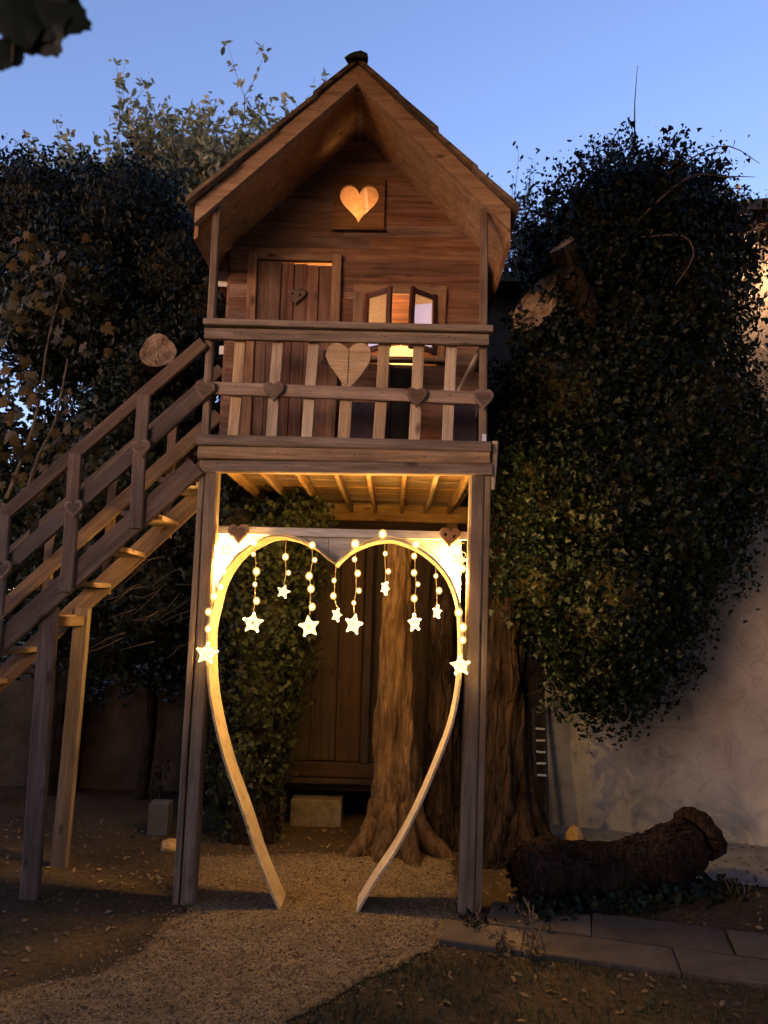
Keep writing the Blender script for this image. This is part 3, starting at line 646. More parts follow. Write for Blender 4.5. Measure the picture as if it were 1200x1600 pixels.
for k in range(34):
    x0, z0 = random.uniform(-2.2, -1.3), random.uniform(1.3, 2.1); L = random.uniform(.2, .5); a_ = random.uniform(-2.9, -1.9)
    y0 = random.uniform(1.3, 1.65)
    tube('twig', [(x0, y0, z0), (x0+L*.5*math.cos(a_), y0-.03, z0+L*.5*math.sin(a_)*.6+random.uniform(-.04, .04)), (x0+L*math.cos(a_), y0-.02, z0+L*math.sin(a_)*.6)], [.004, .003, .0015], 'twig', t, 4, sub=2)
LBx = [(-3.25, 3.4, .52), (-3.5, 2.7, .6), (-3.0, 1.8, .5)]
t = root('leafy_shrub', (-3.4, 1.9, 0), 'loose dark shrub at the left edge with sky showing through', 'shrub')
tube('stem', [(-3.3, 2.0, -.1), (-3.3, 2.0, 1.4), (-3.4, 2.0, 3.2)], [.07, .06, .03], 'bark_dark', t, 12, True, .04, sub=4)
bl = [(x, 1.9, z, r, r*.6, r) for x, z, r in LBx]
P, N, tn = crown_points(bl, 4200, cs=.09); leaves('foliage', P, N, .06, 'evergreen', t, rnd=tn)

# sawn ivy-clad limb left of the stair head
t = root('ivy_stump', (-1.75, 1.45, 0), 'ivy-clad pollard with pale sawn end above the handrail', 'tree')
tube('trunk', [(-1.62, 2.2, -.1), (-1.66, 2.2, 1.5), (-1.74, 1.8, 2.8), (-1.76, 1.5, 3.45)], [.12, .11, .12, .14], 'bark_dark', t, 18, True, .04, 4, .1, sub=4)
sawn(t, (-1.78, 1.02, 3.46), (.05, -1, .05), (0, 0, 1), .125, .13, (.0, .5, -.1), 1.0)
bl = [(-1.97, 1.25, 3.40, .16, .2, .24), (-1.74, 1.5, 3.2, .22, .25, .30), (-1.55, 1.55, 3.35, .12, .2, .3)]
core('ivy_stems', bl, t, .7); P, N, tn = crown_points(bl, 2600, cs=.05); leaves('ivy_foliage', P, N, .04, 'ivy', t, rnd=tn)  # ivy_stems: solid dark filler added inside the crown to stop light

# airy tree far behind
def airy(name, base, top, spread, nbr, label, mat, leafsize, nl, shape='oval', lo=.35):
    base = Vector(base); top = Vector(top); t = root(name, base, label, 'tree')
    tube('trunk', [base+Vector((0, 0, -.2)), base.lerp(top, .4), base.lerp(top, .75)], [.16, .11, .06], 'bark_dark', t, 10, True, .03, sub=3)
    Pp, Nn = [], []; V, F = [], []
    def strip(pts, r0, r1):
        o = len(V); m = len(pts)
        for i, q in enumerate(pts):
            r = r0+(r1-r0)*i/(m-1)
            for j in range(3): V.append(q+Vector((r*math.cos(j*2.094), r*math.sin(j*2.094), 0)))
        for i in range(m-1):
            for j in range(3): F.append((o+i*3+j, o+i*3+(j+1) % 3, o+i*3+3+(j+1) % 3, o+i*3+3+j))
    for b_ in range(nbr):
        f_ = random.uniform(lo, .8); p = base.lerp(top, f_); a_ = random.uniform(0, 6.28); el = random.uniform(.1, 1.2)
        tgt = Vector((top.x+spread[0]*math.cos(a_)*math.sqrt(random.random()), top.y+spread[1]*math.sin(a_)*math.sqrt(random.random()), base.z+(top.z-base.z)*random.uniform(f_+.05, 1.0)))
        k_ = 1-((tgt.x-top.x)/spread[0])**2*.08; tgt.z = base.z+(tgt.z-base.z)*k_
        pts = [p.lerp(tgt, i/6)+Vector((random.gauss(0, .05), random.gauss(0, .05), .25*math.sin(i/6*3.14)*0.4+random.gauss(0, .04))) for i in range(7)]
        strip(pts, .022, .006)
        for i in range(2, 7):
            for q_ in range(3):
                d = Vector((random.gauss(0, 1), random.gauss(0, 1), random.gauss(.5, .8))).normalized(); L = random.uniform(.2, .55)
                tp = [pts[i]+d*L*w_/3+Vector((0, 0, .03*w_*w_)) for w_ in range(4)]; strip(tp, .006, .002)
                for w_ in range(nl):
                    q = tp[random.randint(1, 3)]; Pp.append(q+Vector((random.gauss(0, .05), random.gauss(0, .05), random.gauss(0, .05)))); Nn.append((random.gauss(0, 1), random.gauss(-.5, 1), random.gauss(0, 1)))
    br = mesh('branches', V, F, 'twig', t); br['kind'] = 'stuff'
    leaves('crown', Pp, Nn, leafsize, mat, t, shape, droop=-.2)
airy('olive_tree', (-3.0, 6.2, 0), (-2.75, 6.2, 8.75), (2.8, .9), 110, 'airy grey-leaved tree against the sky behind the roof', 'olive', .115, 12, lo=.76)
airy('small_tree', (1.45, 4.0, 0), (1.42, 4.0, 6.5), (.30, .3), 26, 'small dark tree between the roof and the ivy', 'evergreen', .07, 9, lo=.5)
airy('background_tree', (2.2, 3.6, 0), (2.0, 3.6, 5.6), (.7, .5), 40, 'dark leafy tree filling the gap behind the sawn limb', 'evergreen', .08, 10, lo=.3)

ob = root('outbuilding', (1.3, 3.1, 0), 'dark outbuilding glimpsed between the playhouse and the ivy tree', 'building')
box('wall', (.35, 3.0, -.1), (2.4, 5.0, 4.78), 'plaster_dark', ob)
rfo = prism('roof', [(.2, 4.84), (2.6, 4.84), (2.6, 4.92), (.2, 4.92)], 2.75, 5.2, 'ridge', ob)
mesh('roof_slope', [(.2, 2.75, 4.925), (2.6, 2.75, 4.925), (2.6, 4.0, 5.5), (.2, 4.0, 5.5), (.2, 5.2, 4.925), (2.6, 5.2, 4.925)], [(0, 1, 2, 3), (3, 2, 5, 4), (0, 3, 4), (1, 5, 2)], 'ridge', rfo)
# autumn vine at the left over the handrail
VL = [(0, -.05), (.28, -.12), (.5, .12), (.33, .28), (.46, .62), (.18, .58), (0, 1.0), (-.18, .58), (-.46, .62), (-.33, .28), (-.5, .12), (-.28, -.12)]
def vine_leaf_mesh(name, mat, cup=.16):
    V = [(0, .3, 0)]+[(x, y, -cup*(abs(x)**1.5)-.12*(y-.3)**2*random.uniform(.5, 1.6)+random.uniform(-.03, .03)) for x, y in VL]; n_ = len(VL)
    me = bpy.data.meshes.new(name); me.from_pydata(V, [], [(0, 1+i, 1+(i+1) % n_) for i in range(n_)]); me.materials.append(M[mat]); return me
def vine_tones(me, v):
    a = me.attributes.new('rnd', 'FLOAT', 'POINT'); a.data.foreach_set('value', np.full(len(me.vertices), v, np.float32))
vl = []
for k in range(8):
    me = vine_leaf_mesh('vine_leaf', 'vine'); vine_tones(me, (k+.5)/8); vl.append(me)
def leaf_at(parent, p, size, face=(0, -1, .2), name='leaf', tilt=None):
    n_ = (Vector(face)+Vector((random.gauss(0, .45), random.gauss(0, .3), random.gauss(0, .45)))).normalized()
    d = Vector((random.gauss(0, .5), 0, -1)) if tilt is None else Vector(tilt); y_ = (d-n_*d.dot(n_)).normalized(); x_ = y_.cross(n_)
    mw = Matrix((x_*size, y_*size, n_*size)).transposed().to_4x4(); mw.translation = Vector(p)
    o = bpy.data.objects.new(name, random.choice(vl)); COL.objects.link(o); o.matrix_basis = mw; put_under(o, parent); return o
t = root('grape_vine', (-2.35, .3, 0), 'yellowing grape vine climbing over the stair handrail', 'vine')
tube('stem', [(-2.95, .75, -.1), (-2.85, .7, .9), (-2.6, .45, 1.9), (-2.3, .3, 2.7), (-2.25, .3, 3.3), (-2.15, .3, 3.8)], [.022, .018, .013, .009, .006, .003], 'twig', t, 8, True, .06, sub=5)
tube('stem', [(-2.35, .4, 2.3), (-2.2, .2, 2.5), (-2.08, .12, 2.7), (-2.05, .15, 3.1)], [.012, .01, .008, .004], 'twig', t, 6, sub=3)
VPT = [(-2.41, 3.49), (-2.09, 3.54), (-2.12, 2.95), (-2.33, 2.54), (-2.17, 2.15), (-2.08, 2.47), (-2.42, 3.11), (-2.03, 3.29), (-2.30, 3.7), (-2.30, 2.85), (-2.15, 2.7), (-2.35, 2.3)]
for k in range(150):
    x, z = random.choice(VPT); leaf_at(t, (x+random.gauss(0, .10), random.uniform(-.10, .45), z+random.gauss(0, .13)), random.uniform(.045, .095))

# ================================================================== STILT PLATFORM
p = root('stilt_platform', (-.32, 0, 0), 'tall wooden stilt platform carrying the playhouse', 'platform')
beam('post', (-1.083, .045, -.1), (-1.082, .045, 2.40), .078, .085, 'post', p, (1, 0, 0))
beam('post_board', (-1.150, .055, -.1), (-1.140, .055, 2.49), .034, .10, 'post', p, (1, 0, 0))
beam('post', (.428, .045, -.15), (.464, .045, 2.41), .088, .085, 'post', p, (1, 0, 0))
beam('post_board', (.493, .055, -.15), (.527, .055, 2.50), .034, .10, 'post', p, (1, 0, 0))
beam('post', (-1.08, 2.05, -.1), (-1.08, 2.05, 2.36), .09, .09, 'post', p, (1, 0, 0))
beam('post', (.47, 2.05, -.1), (.47, 2.05, 2.36), .09, .09, 'post', p, (1, 0, 0))
beam('edge_plate', (-1.175, -.005, 2.575), (.535, -.005, 2.570), .062, .065, 'rail', p)
beam('fascia_board', (-1.165, -.002, 2.502), (.53, -.002, 2.512), .075, .05, 'deck', p)
beam('fascia_board', (-1.130, .006, 2.421), (.545, .006, 2.443), .072, .05, 'rail', p)
beam('side_board', (.548, .03, 2.33), (.566, .02, 2.615), .036, .03, 'slat', p, (1, 0, 0), .008)
for x in (-1.06, -.85, -.632, -.385, -.183, .041, .242, .44):
    beam('joist', (x, .04, 2.475), (x, 2.07, 2.475), .07, .028, 'deck', p)
for k in range(15):
    y = .09+k*.145
    beam('deck_board', (-1.17, y, 2.528+.002*(k % 2)), (.53, y, 2.528+.002*(k % 2)), .138, .032, 'deck', p, (0, 1, 0))
for k in range(15):
    y = .09+k*.145
    beam('floor_board', (-1.168, y+.05, 2.575+.002*(k % 2)), (.528, y+.05, 2.575+.002*(k % 2)), .14, .04, 'deck', p, (0, 1, 0))
beam('cross_beam', (-1.15, 2.10, 2.445), (.60, 2.10, 2.445), .145, .05, 'deck', p)

# ================================================================== RAILING
r = root('porch_railing', (-.32, 0, 2.6), 'wooden porch railing of pale slats with hearts nailed on', 'railing')
beam('post', (-1.139, .03, 2.60), (-1.150, .03, 4.06), .046, .046, 'rail', r, (1, 0, 0))
beam('post', (.497, .03, 2.60), (.488, .03, 4.06), .046, .046, 'rail', r, (1, 0, 0))
beam('cap_rail', (-1.165, -.045, 3.272), (.535, -.045, 3.266), .038, .075, 'rail', r)
beam('top_rail', (-1.165, -.028, 3.216), (.515, -.028, 3.214), .068, .035, 'rail', r)
beam('middle_rail', (-1.10, -.018, 2.882), (.49, -.018, 2.862), .076, .03, 'rail', r)
for x, zt in ((-.965, 3.19), (-.741, 3.19), (-.521, 3.19), (-.312, 3.05), (-.105, 3.19), (.108, 3.19), (.302, 3.19)):
    dx = random.uniform(-.006, .006); wdt = random.uniform(.062, .072)
    beam('slat', (x-.012+dx, .012, 2.60), (x+.006+dx, .012, zt), wdt, .022, 'slat', r, (1, 0, 0))
beam('side_rail', (.50, .05, 3.22), (.50, .5, 3.22), .07, .035, 'rail', r)
beam('side_rail', (.50, .05, 2.87), (.50, .5, 2.87), .07, .03, 'rail', r)
beam('brace', (.47, .10, 3.19), (.36, .20, 2.97), .05, .02, 'slat', r, (0, 1, 0))
def small_heart(parent, x, z, y, wd=.125, ht=.125, mat='heartwood', tilt=0.0, name='heart_ornament', label='grey bark-edged wooden heart', eyes=False):
    mw = Matrix.Translation((x, y, z)) @ Matrix.Rotation(tilt, 4, 'Y')
    o = prism(name, heart_poly(0, 0, wd, ht, 22), -.010, .012, mat, parent, .10, mw)
    o['label'] = label
    if eyes:
        for sx, kz in ((-.22, .14), (.19, .08)):
            q = [(sx*wd+.085*wd*math.cos(t_*.785)*random.uniform(.7, 1.2), kz*ht+.10*ht*math.sin(t_*.785)*random.uniform(.7, 1.2)) for t_ in range(8)]; prism('knot', q, -.0115, -.008, 'core', o, 0, mw)
    else: prism('inset', heart_poly(0, .02*ht, wd*.70, ht*.66, 18), -.0112, -.008, 'stair', o, 0, mw)
    return o
small_heart(r, -1.139, 2.856, -.052, tilt=.1); small_heart(r, -.734, 2.862, -.052, tilt=-.06)
small_heart(r, .099, 2.846, -.052, tilt=.04); small_heart(r, .486, 2.842, -.052, .125, .13, tilt=-.03)
HP = [(-.443, 3.10), (-.43, 3.15), (-.40, 3.178), (-.365, 3.178), (-.33, 3.158), (-.312, 3.140), (-.29, 3.158), (-.255, 3.180), (-.215, 3.180), (-.182, 3.155), (-.170, 3.11), (-.182, 3.06), (-.215, 3.0), (-.255, 2.945), (-.298, 2.893), (-.345, 2.945), (-.385, 3.0), (-.425, 3.055)][::-1]
hb = prism('large_heart', HP, -.03, -.006, 'slat', r, .03); hb['label'] = 'large pale plain wooden heart'
prism('seam', [(-.309, 2.93), (-.305, 2.93), (-.303, 3.14), (-.307, 3.14)], -.0312, -.029, 'core', hb)
o = box('sticker', (.487, .002, 2.612), (.512, .006, 2.655), 'sticker', r); o['label'] = 'pale blue sticker at the foot of the post'
o = box('hook', (-.470, -.02, 3.05), (-.432, -.008, 3.07), 'iron', r)

nl_ = None
def nail(parent, x, y, z):
    global nl_
    if nl_ is None:
        nl_ = bpy.data.meshes.new('nail'); nl_.from_pydata([(0, -.002, 0)]+[(.0045*math.cos(k*1.047), 0, .0045*math.sin(k*1.047)) for k in range(6)], [], [(0, 1+(k+1) % 6, 1+k) for k in range(6)]); nl_.materials.append(M['iron'])
    o_ = bpy.data.objects.new('nail', nl_); COL.objects.link(o_); o_.location = (x+random.uniform(-.006, .006), y, z+random.uniform(-.006, .006)); put_under(o_, parent)
for x in (-.965, -.741, -.521, -.105, .108, .302):
    nail(r, x+.012, -.0475, 3.215); nail(r, x-.015, -.0475, 3.220); nail(r, x, -.0345, 2.88+random.uniform(-.01, .01))
for x in (-1.10, -.7, -.25, .15, .46):
    nail(p, x, -.0290, 2.505); nail(p, x+.05, -.0210, 2.43)
# ================================================================== PLAYHOUSE
h = root('playhouse', (-.32, 1.3, 2.6), 'small wooden gabled playhouse with heart window on the platform', 'playhouse')
XC, APZ = -.315, 4.86                      # ridge centre line, underside of the roof at the ridge
WL, WR, WY = -1.165, .515, .50             # front wall
OPEN = [(-.985, -.460, 2.55, 3.925), (-.255, .238, 3.27, 3.705), (-.450, -.165, 4.17, 4.52)]
z = 2.60; rowh = .0885
while z < 4.85:
    zm = z+rowh/2
    hw = min(.84, (APZ-z)/.985+.035); x0, x1 = max(WL, XC-hw), min(WR, XC+hw)
    spans = [(x0, x1)]
    for (a_, b_, c_, d_) in OPEN:
        if z+rowh*.72 > c_ and z+rowh*.28 < d_:
            ns = []
            for (s0, s1) in spans:
                if b_ <= s0 or a_ >= s1: ns.append((s0, s1)); continue
                if a_-s0 > .03: ns.append((s0, a_))
                if s1-b_ > .03: ns.append((b_, s1))
            spans = ns
    for (s0, s1) in spans:
        cuts = [s0, s1]
        if s1-s0 > 1.1: cuts = [s0, s0+(s1-s0)*random.uniform(.3, .7), s1]
        for c0, c1 in zip(cuts, cuts[1:]):
            oy = random.uniform(-.003, .003)
            beam('wall_plank', (c0-.002, WY+oy, zm), (c1+.002, WY+oy, zm+random.uniform(-.0015, .0015)), rowh+.008, .02, 'facade', h, (0, -.15, 1), .004)
    z += rowh
beam('wall_plank', (-.452, WY+.001, 4.528), (-.163, WY+.001, 4.528), .050, .018, 'facade', h, (0, -.1, 1), .003)
box('side_wall', (WL-.012, WY+.012, 2.602), (WL+.012, 2.1, 4.02), 'facade', h)
box('side_wall', (WR-.012, WY+.012, 2.602), (WR+.012, 2.1, 4.02), 'facade', h)
prism('back_wall_or_backdrop', [(WL, 2.602), (WR, 2.602), (WR, 4.0), (XC, 4.84), (WL, 4.0)], 2.1, 2.12, 'facade', h)
prism('gable_light_block', [(XC-.30, 4.59), (XC+.30, 4.59), (XC+.03, 4.90), (XC-.03, 4.90)], WY+.022, WY+.034, 'facade', h)  # inner panel added to stop lamplight leaking out at the apex
# door
for x, zb, zt in ((-1.008, 2.6, 3.97), (-.440, 2.6, 3.968)):
    beam('door_frame', (x+.02 if x < -.9 else x, WY-.025, zb), (x, WY-.025, zt), .062, .03, 'trim', h, (1, 0, 0))
beam('door_frame', (-1.035, WY-.022, 3.948), (-.41, WY-.022, 3.946), .045, .03, 'trim', h)
d = mesh('door', [(-.975, WY-.002, 2.60), (-.465, WY-.002, 2.60), (-.473, WY-.002, 3.890), (-.977, WY-.002, 3.922), (-.975, WY+.012, 2.60), (-.465, WY+.012, 2.60), (-.473, WY+.012, 3.890), (-.977, WY+.012, 3.922)],
         [(0, 1, 2, 3), (7, 6, 5, 4), (1, 0, 4, 5), (2, 1, 5, 6), (3, 2, 6, 7), (0, 3, 7, 4)], 'door', h)
nx = 6
for k in range(nx):
    xa = -.972+k*(.503/nx); xb = xa+.503/nx; xm = (xa+xb)/2
    beam('door_plank', (xm, WY-.014, 2.61), (xm-.004, WY-.014, 3.917-.030*k/nx-random.uniform(0, .004)), .503/nx-.004, .020, 'door', d, (1, 0, 0))
small_heart(d, -.700, 3.665, WY-.038, .125, .115, 'heartwood', .05, 'heart_ornament', 'small dark wooden heart on the door', True)
box('latch', (-.508, WY-.045, 3.22), (-.478, WY-.024, 3.30), 'iron', d)
# heart panel in the gable
hx, hz = -.307, 4.335
hp = heart_poly(hx, hz-.005, .262, .275, 64)
sq = []
for (x, z_) in hp:
    dx, dz = x-hx, z_-hz; k_ = max(abs(dx)/.172, abs(dz)/.180); sq.append((hx+dx/k_, hz+dz/k_))
for sx_, sz_ in ((1, 1), (1, -1), (-1, 1), (-1, -1)):
    cq = (hx+sx_*.172, hz+sz_*.180); k_ = min(range(len(sq)), key=lambda i: (sq[i][0]-cq[0])**2+(sq[i][1]-cq[1])**2); sq[k_] = cq
V = [(x, WY-.034, z_) for x, z_ in hp]+[(x, WY-.034, z_) for x, z_ in sq]+[(x, WY-.012, z_) for x, z_ in hp]+[(x, WY-.012, z_) for x, z_ in sq]; n_ = len(hp); F = []
for i in range(n_):
    j = (i+1) % n_; F += [(i, j, n_+j, n_+i), (2*n_+j, 2*n_+i, 3*n_+i, 3*n_+j), (j, i, 2*n_+i, 2*n_+j), (n_+i, n_+j, 3*n_+j, 3*n_+i)]
o = mesh('heart_window', V, F, 'trim', h); o['label'] = 'square board with a glowing heart cut-out'
beam('ledge', (-.485, WY-.035, 4.146), (-.13, WY-.035, 4.146), .014, .03, 'facade', o)
# window with two open casements
wf = root('window_tmp', (0, 0, 0), 'x', 'x')
w_ = box('window', (-.325, WY-.034, 3.705), (.292, WY-.012, 3.764), 'trim', h); w_['label'] = 'small window with both dark casements standing open'
bpy.data.objects.remove(wf)
beam('window_frame', (-.288, WY-.024, 3.235), (-.288, WY-.024, 3.703), .066, .022, 'trim', w_, (1, 0, 0))
beam('window_frame', (.262, WY-.024, 3.235), (.262, WY-.024, 3.703), .06, .022, 'trim', w_, (1, 0, 0))
beam('sill', (-.325, WY-.04, 3.245), (.295, WY-.04, 3.245), .026, .07, 'trim', w_)
def casement(hx_, dirx, ang, wd_=.225):
    zb, zt = 3.285, 3.695; hinge = Vector((hx_, WY-.03, 0)); dv = Vector((dirx*math.cos(ang), -math.sin(ang), 0))
    nv = Vector((dv.y, -dv.x, 0))
    c = beam('casement', hinge+dv*.016+Vector((0, 0, zb)), hinge+dv*.016+Vector((0, 0, zt)), .036, .024, 'casement', w_, dv)
    def sub(name, a_, b_, mat='casement', w2=.036, t2=.024): return beam(name, a_, b_, w2, t2, mat, w_, nv)
    beam('casement_stile', hinge+dv*(wd_-.018)+Vector((0, 0, zb)), hinge+dv*(wd_-.018)+Vector((0, 0, zt)), .036, .024, 'casement', w_, dv)
    beam('casement_rail', hinge+dv*.036+Vector((0, 0, zt-.02)), hinge+dv*(wd_-.037)+Vector((0, 0, zt-.02)), .036, .022, 'casement', w_, (0, 0, 1))
    beam('casement_rail', hinge+dv*.036+Vector((0, 0, zb+.02)), hinge+dv*(wd_-.037)+Vector((0, 0, zb+.02)), .036, .022, 'casement', w_, (0, 0, 1))
    a0, a1 = hinge+dv*.034, hinge+dv*(wd_-.036); o_ = nv*.002
    V = [a0+o_+Vector((0, 0, zb+.036)), a1+o_+Vector((0, 0, zb+.036)), a1+o_+Vector((0, 0, zt-.037)), a0+o_+Vector((0, 0, zt-.037))]
    V += [v_-o_*2 for v_ in V]
    mesh('pane', V, [(0, 1, 2, 3), (7, 6, 5, 4)], 'glass', w_)
casement(-.245, 1, R(38)); casement(.230, -1, R(38))
# dark hatch under the window
ht_ = box('hatch', (-.06, WY-.03, 2.66), (.098, WY-.014, 3.195), 'black', h); ht_['label'] = 'narrow black hatch below the window'
beam('hatch_frame', (-.075, WY-.03, 2.64), (-.075, WY-.03, 3.215), .026, .022, 'casement', ht_, (1, 0, 0))
beam('hatch_frame', (.112, WY-.03, 2.64), (.112, WY-.03, 3.215), .026, .022, 'casement', ht_, (1, 0, 0))
# roof
def roof_side(sg):
    def pt(s_, off): # s_ = run from the ridge, off = height above underside
        return (XC+sg*s_, APZ-s_*.985+off)
    nm = 'soffit_board'
    for k in range(4):
        s0, s1 = k*.240+.0006, (k+1)*.240-.0006
        a_, b_ = pt(s0, 0), pt(s1, 0); c_, d_ = pt(s1, .045), pt(s0, .045)
        poly = [a_, b_, c_, d_] if sg < 0 else [b_, a_, d_, c_]
        if sg > 0: poly = [a_, d_, c_, b_]
        prism(nm, poly[::-1] if sg < 0 else poly[::-1], .012, 2.3, 'soffit', rr)
    # barge board on the front and back
    for y0, y1 in ((-.03, .008), (2.302, 2.335)):
        q = [pt(0.0, -.015), pt(.955, -.012), pt(.955, .115), pt(0.0, .12)]
        prism('barge_board', q if sg > 0 else q[::-1], y0, y1, 'barge', rr)
    # roofing boards lapped down the slope
    n_b = 4; L = .975/n_b
    for k in range(n_b-1, -1, -1):
        s0, s1 = k*L-.01, (k+1)*L+.025; lift0, lift1 = .048+.0, .075+.012
        lift0 = .118; lift1 = .138
        q = [pt(s0, lift0), pt(s1, lift1), pt(s1-.004, lift1+.035), pt(s0, lift0+.03)]
        yy = -.07+random.uniform(-.02, .02)
        prism('roof_board', q if sg > 0 else q[::-1], yy, 2.38, 'roofboard', rr)
    for k in range(3):
        s_ = .18+.30*k; q = [pt(s_, .047), pt(s_+.05, .047), pt(s_+.05, .118), pt(s_, .118)]
        prism('batten', q if sg > 0 else q[::-1], .02, 2.29, 'soffit', rr)
    q = [pt(.940, -.09), pt(.962, -.09), pt(.962, .12), pt(.940, .12)]
    prism('eave_board', q if sg > 0 else q[::-1], .012, 2.3, 'barge', rr)
rr = prism('roof', [(XC-.03, APZ-.02), (XC, APZ-.045), (XC+.03, APZ-.02), (XC+.02, APZ+.05), (XC-.02, APZ+.05)], .02, 2.29, 'soffit', h); rr['label'] = 'steep plank roof with deep front overhang'
roof_side(-1); roof_side(1)
V = []; F = []
for i in range(30):
    y = -.09+i*.085
    for a_ in range(6):
        th = math.pi*a_/5; rad = .055+random.uniform(-.012, .02); V.append((XC+rad*1.1*math.cos(th), y, APZ+.112+rad*.75*math.sin(th)))
for i in range(29):
    for a_ in range(5): F.append((i*6+a_, i*6+a_+1, (i+1)*6+a_+1, (i+1)*6+a_))
F.append((0, 1, 2, 3, 4, 5)); F.append(tuple(29*6+k for k in range(5, -1, -1)))
o = mesh('ridge_cap', V, F, 'ridge', rr); o['label'] = 'ragged mossy ridge cap'
# things on and in the house
o = box('plate_sign', (-1.262, .60, 3.785), (-1.178, .612, 3.90), 'white_plastic'); tag(o, 'small pale plate beside the left house corner under the eave', 'plate')
o = box('switch_box', (-1.228, .60, 3.305), (-1.178, .62, 3.365), 'white_plastic'); tag(o, 'tiny pale box low on the left house side behind the railing', 'box')
o = box('storage_box', (-.335, .36, 2.60), (-.135, .46, 2.93), 'violet'); tag(o, 'dark violet box on the deck left of the black hatch', 'box')
o = box('storage_box', (.30, .36, 2.60), (.49, .46, 2.94), 'violet'); tag(o, 'dark violet box on the deck in the right porch corner', 'box')
lm = root('room_lamp', (0.0, .70, 2.6), 'glowing lamp inside the playhouse just behind the window', 'lamp')
tube('stem', [(0, .70, 2.6), (0, .70, 3.26)], [.014, .012], 'iron', lm, 8)
tube('foot', [(0, .70, 2.6), (0, .70, 2.62)], [.09, .07], 'iron', lm, 14)
tube('lamp_shade', [(0, .70, 3.25), (0, .70, 3.28), (0, .70, 3.35), (0, .70, 3.39), (0, .70, 3.405)], [.10, .16, .16, .11, .03], 'lampshade', lm, 20)
tube('finial', [(0, .70, 3.405), (0, .70, 3.42), (0, .70, 3.435)], [.012, .016, .004], 'iron', lm, 10)

RL = bpy.data.lights.new('lamp_light', 'POINT'); RL.energy = 11.0; RL.shadow_soft_size = .2; RL.color = (1.0, .55, .22)
rlo = bpy.data.objects.new('lamp_light', RL); COL.objects.link(rlo); rlo.location = (0.0, .80, 3.47); put_under(rlo, lm)
pl_ = root('ridge_fill_lamp', (-.22, 1.62, 4.45), 'unseen bulb added under the ridge to light the heart cut-out', 'lamp')  # fill light added so the roof glows through the heart cut-out
tube('cord', [(-.22, 1.62, 4.72), (-.22, 1.62, 4.56)], [.004, .004], 'iron', pl_, 6)  # cord, socket and bulb belong to the added fill lamp
tube('socket', [(-.22, 1.62, 4.58), (-.22, 1.62, 4.53)], [.014, .018], 'iron', pl_, 8)
tube('bulb', [(-.22, 1.62, 4.53), (-.22, 1.62, 4.49), (-.22, 1.62, 4.45)], [.012, .03, .012], 'lampshade', pl_, 10)
PL = bpy.data.lights.new('lamp_light', 'POINT'); PL.energy = 13.0; PL.shadow_soft_size = .03; PL.color = (1.0, .52, .20)
plo = bpy.data.objects.new('lamp_light', PL); COL.objects.link(plo); plo.location = (-.22, 1.60, 4.43); put_under(plo, pl_)
# ================================================================== STAIRCASE
s = root('staircase', (-2.4, .3, 0), 'wooden staircase with handrails climbing from the left to the porch', 'staircase')
K = 1.0
def sp(x, z0): return z0+(x+1.16)*K       # height on the slope line through x = -1.16
XE = -3.55
for y, nm in ((.0, 'front'), (.55, 'rear')):
    for (z0, wd_, th, part, k) in ((3.165, .105, .035, 'handrail', .96), (2.853, .125, .03, 'middle_rail', .98), (2.42, .15, .035, 'stringer', .99)):
        if y > .3: z0 += (.02 if part != 'stringer' else 0)
        xe = XE if part == 'stringer' else -3.35
        xs = -1.172 if y < .3 else -1.19
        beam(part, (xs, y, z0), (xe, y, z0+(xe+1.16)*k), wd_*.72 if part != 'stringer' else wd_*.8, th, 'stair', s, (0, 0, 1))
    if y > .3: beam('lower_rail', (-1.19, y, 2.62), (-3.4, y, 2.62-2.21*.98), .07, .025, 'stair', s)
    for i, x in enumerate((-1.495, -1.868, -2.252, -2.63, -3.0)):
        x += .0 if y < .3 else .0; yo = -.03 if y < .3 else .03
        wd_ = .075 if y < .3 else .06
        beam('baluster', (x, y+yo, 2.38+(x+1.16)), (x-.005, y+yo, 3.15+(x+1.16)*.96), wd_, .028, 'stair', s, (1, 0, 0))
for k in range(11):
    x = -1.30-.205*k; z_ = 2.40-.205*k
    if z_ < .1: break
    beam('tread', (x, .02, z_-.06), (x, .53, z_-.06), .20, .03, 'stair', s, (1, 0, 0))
beam('leg', (-1.955, .03, -.1), (-1.975, .03, 1.58), .10, .05, 'stair', s, (1, 0, 0))
beam('leg', (-2.02, .55, -.1), (-1.995, .55, 1.58), .10, .05, 'stair', s, (1, 0, 0))
beam('leg_tie', (-1.985, .06, 1.50), (-1.985, .53, 1.50), .06, .03, 'stair', s)
for x, z_ in ((-1.482, 2.50), (-1.845, 2.14), (-2.225, 1.78)): small_heart(s, x, z_, -.062, .11, .11, tilt=random.uniform(-.3, .1))

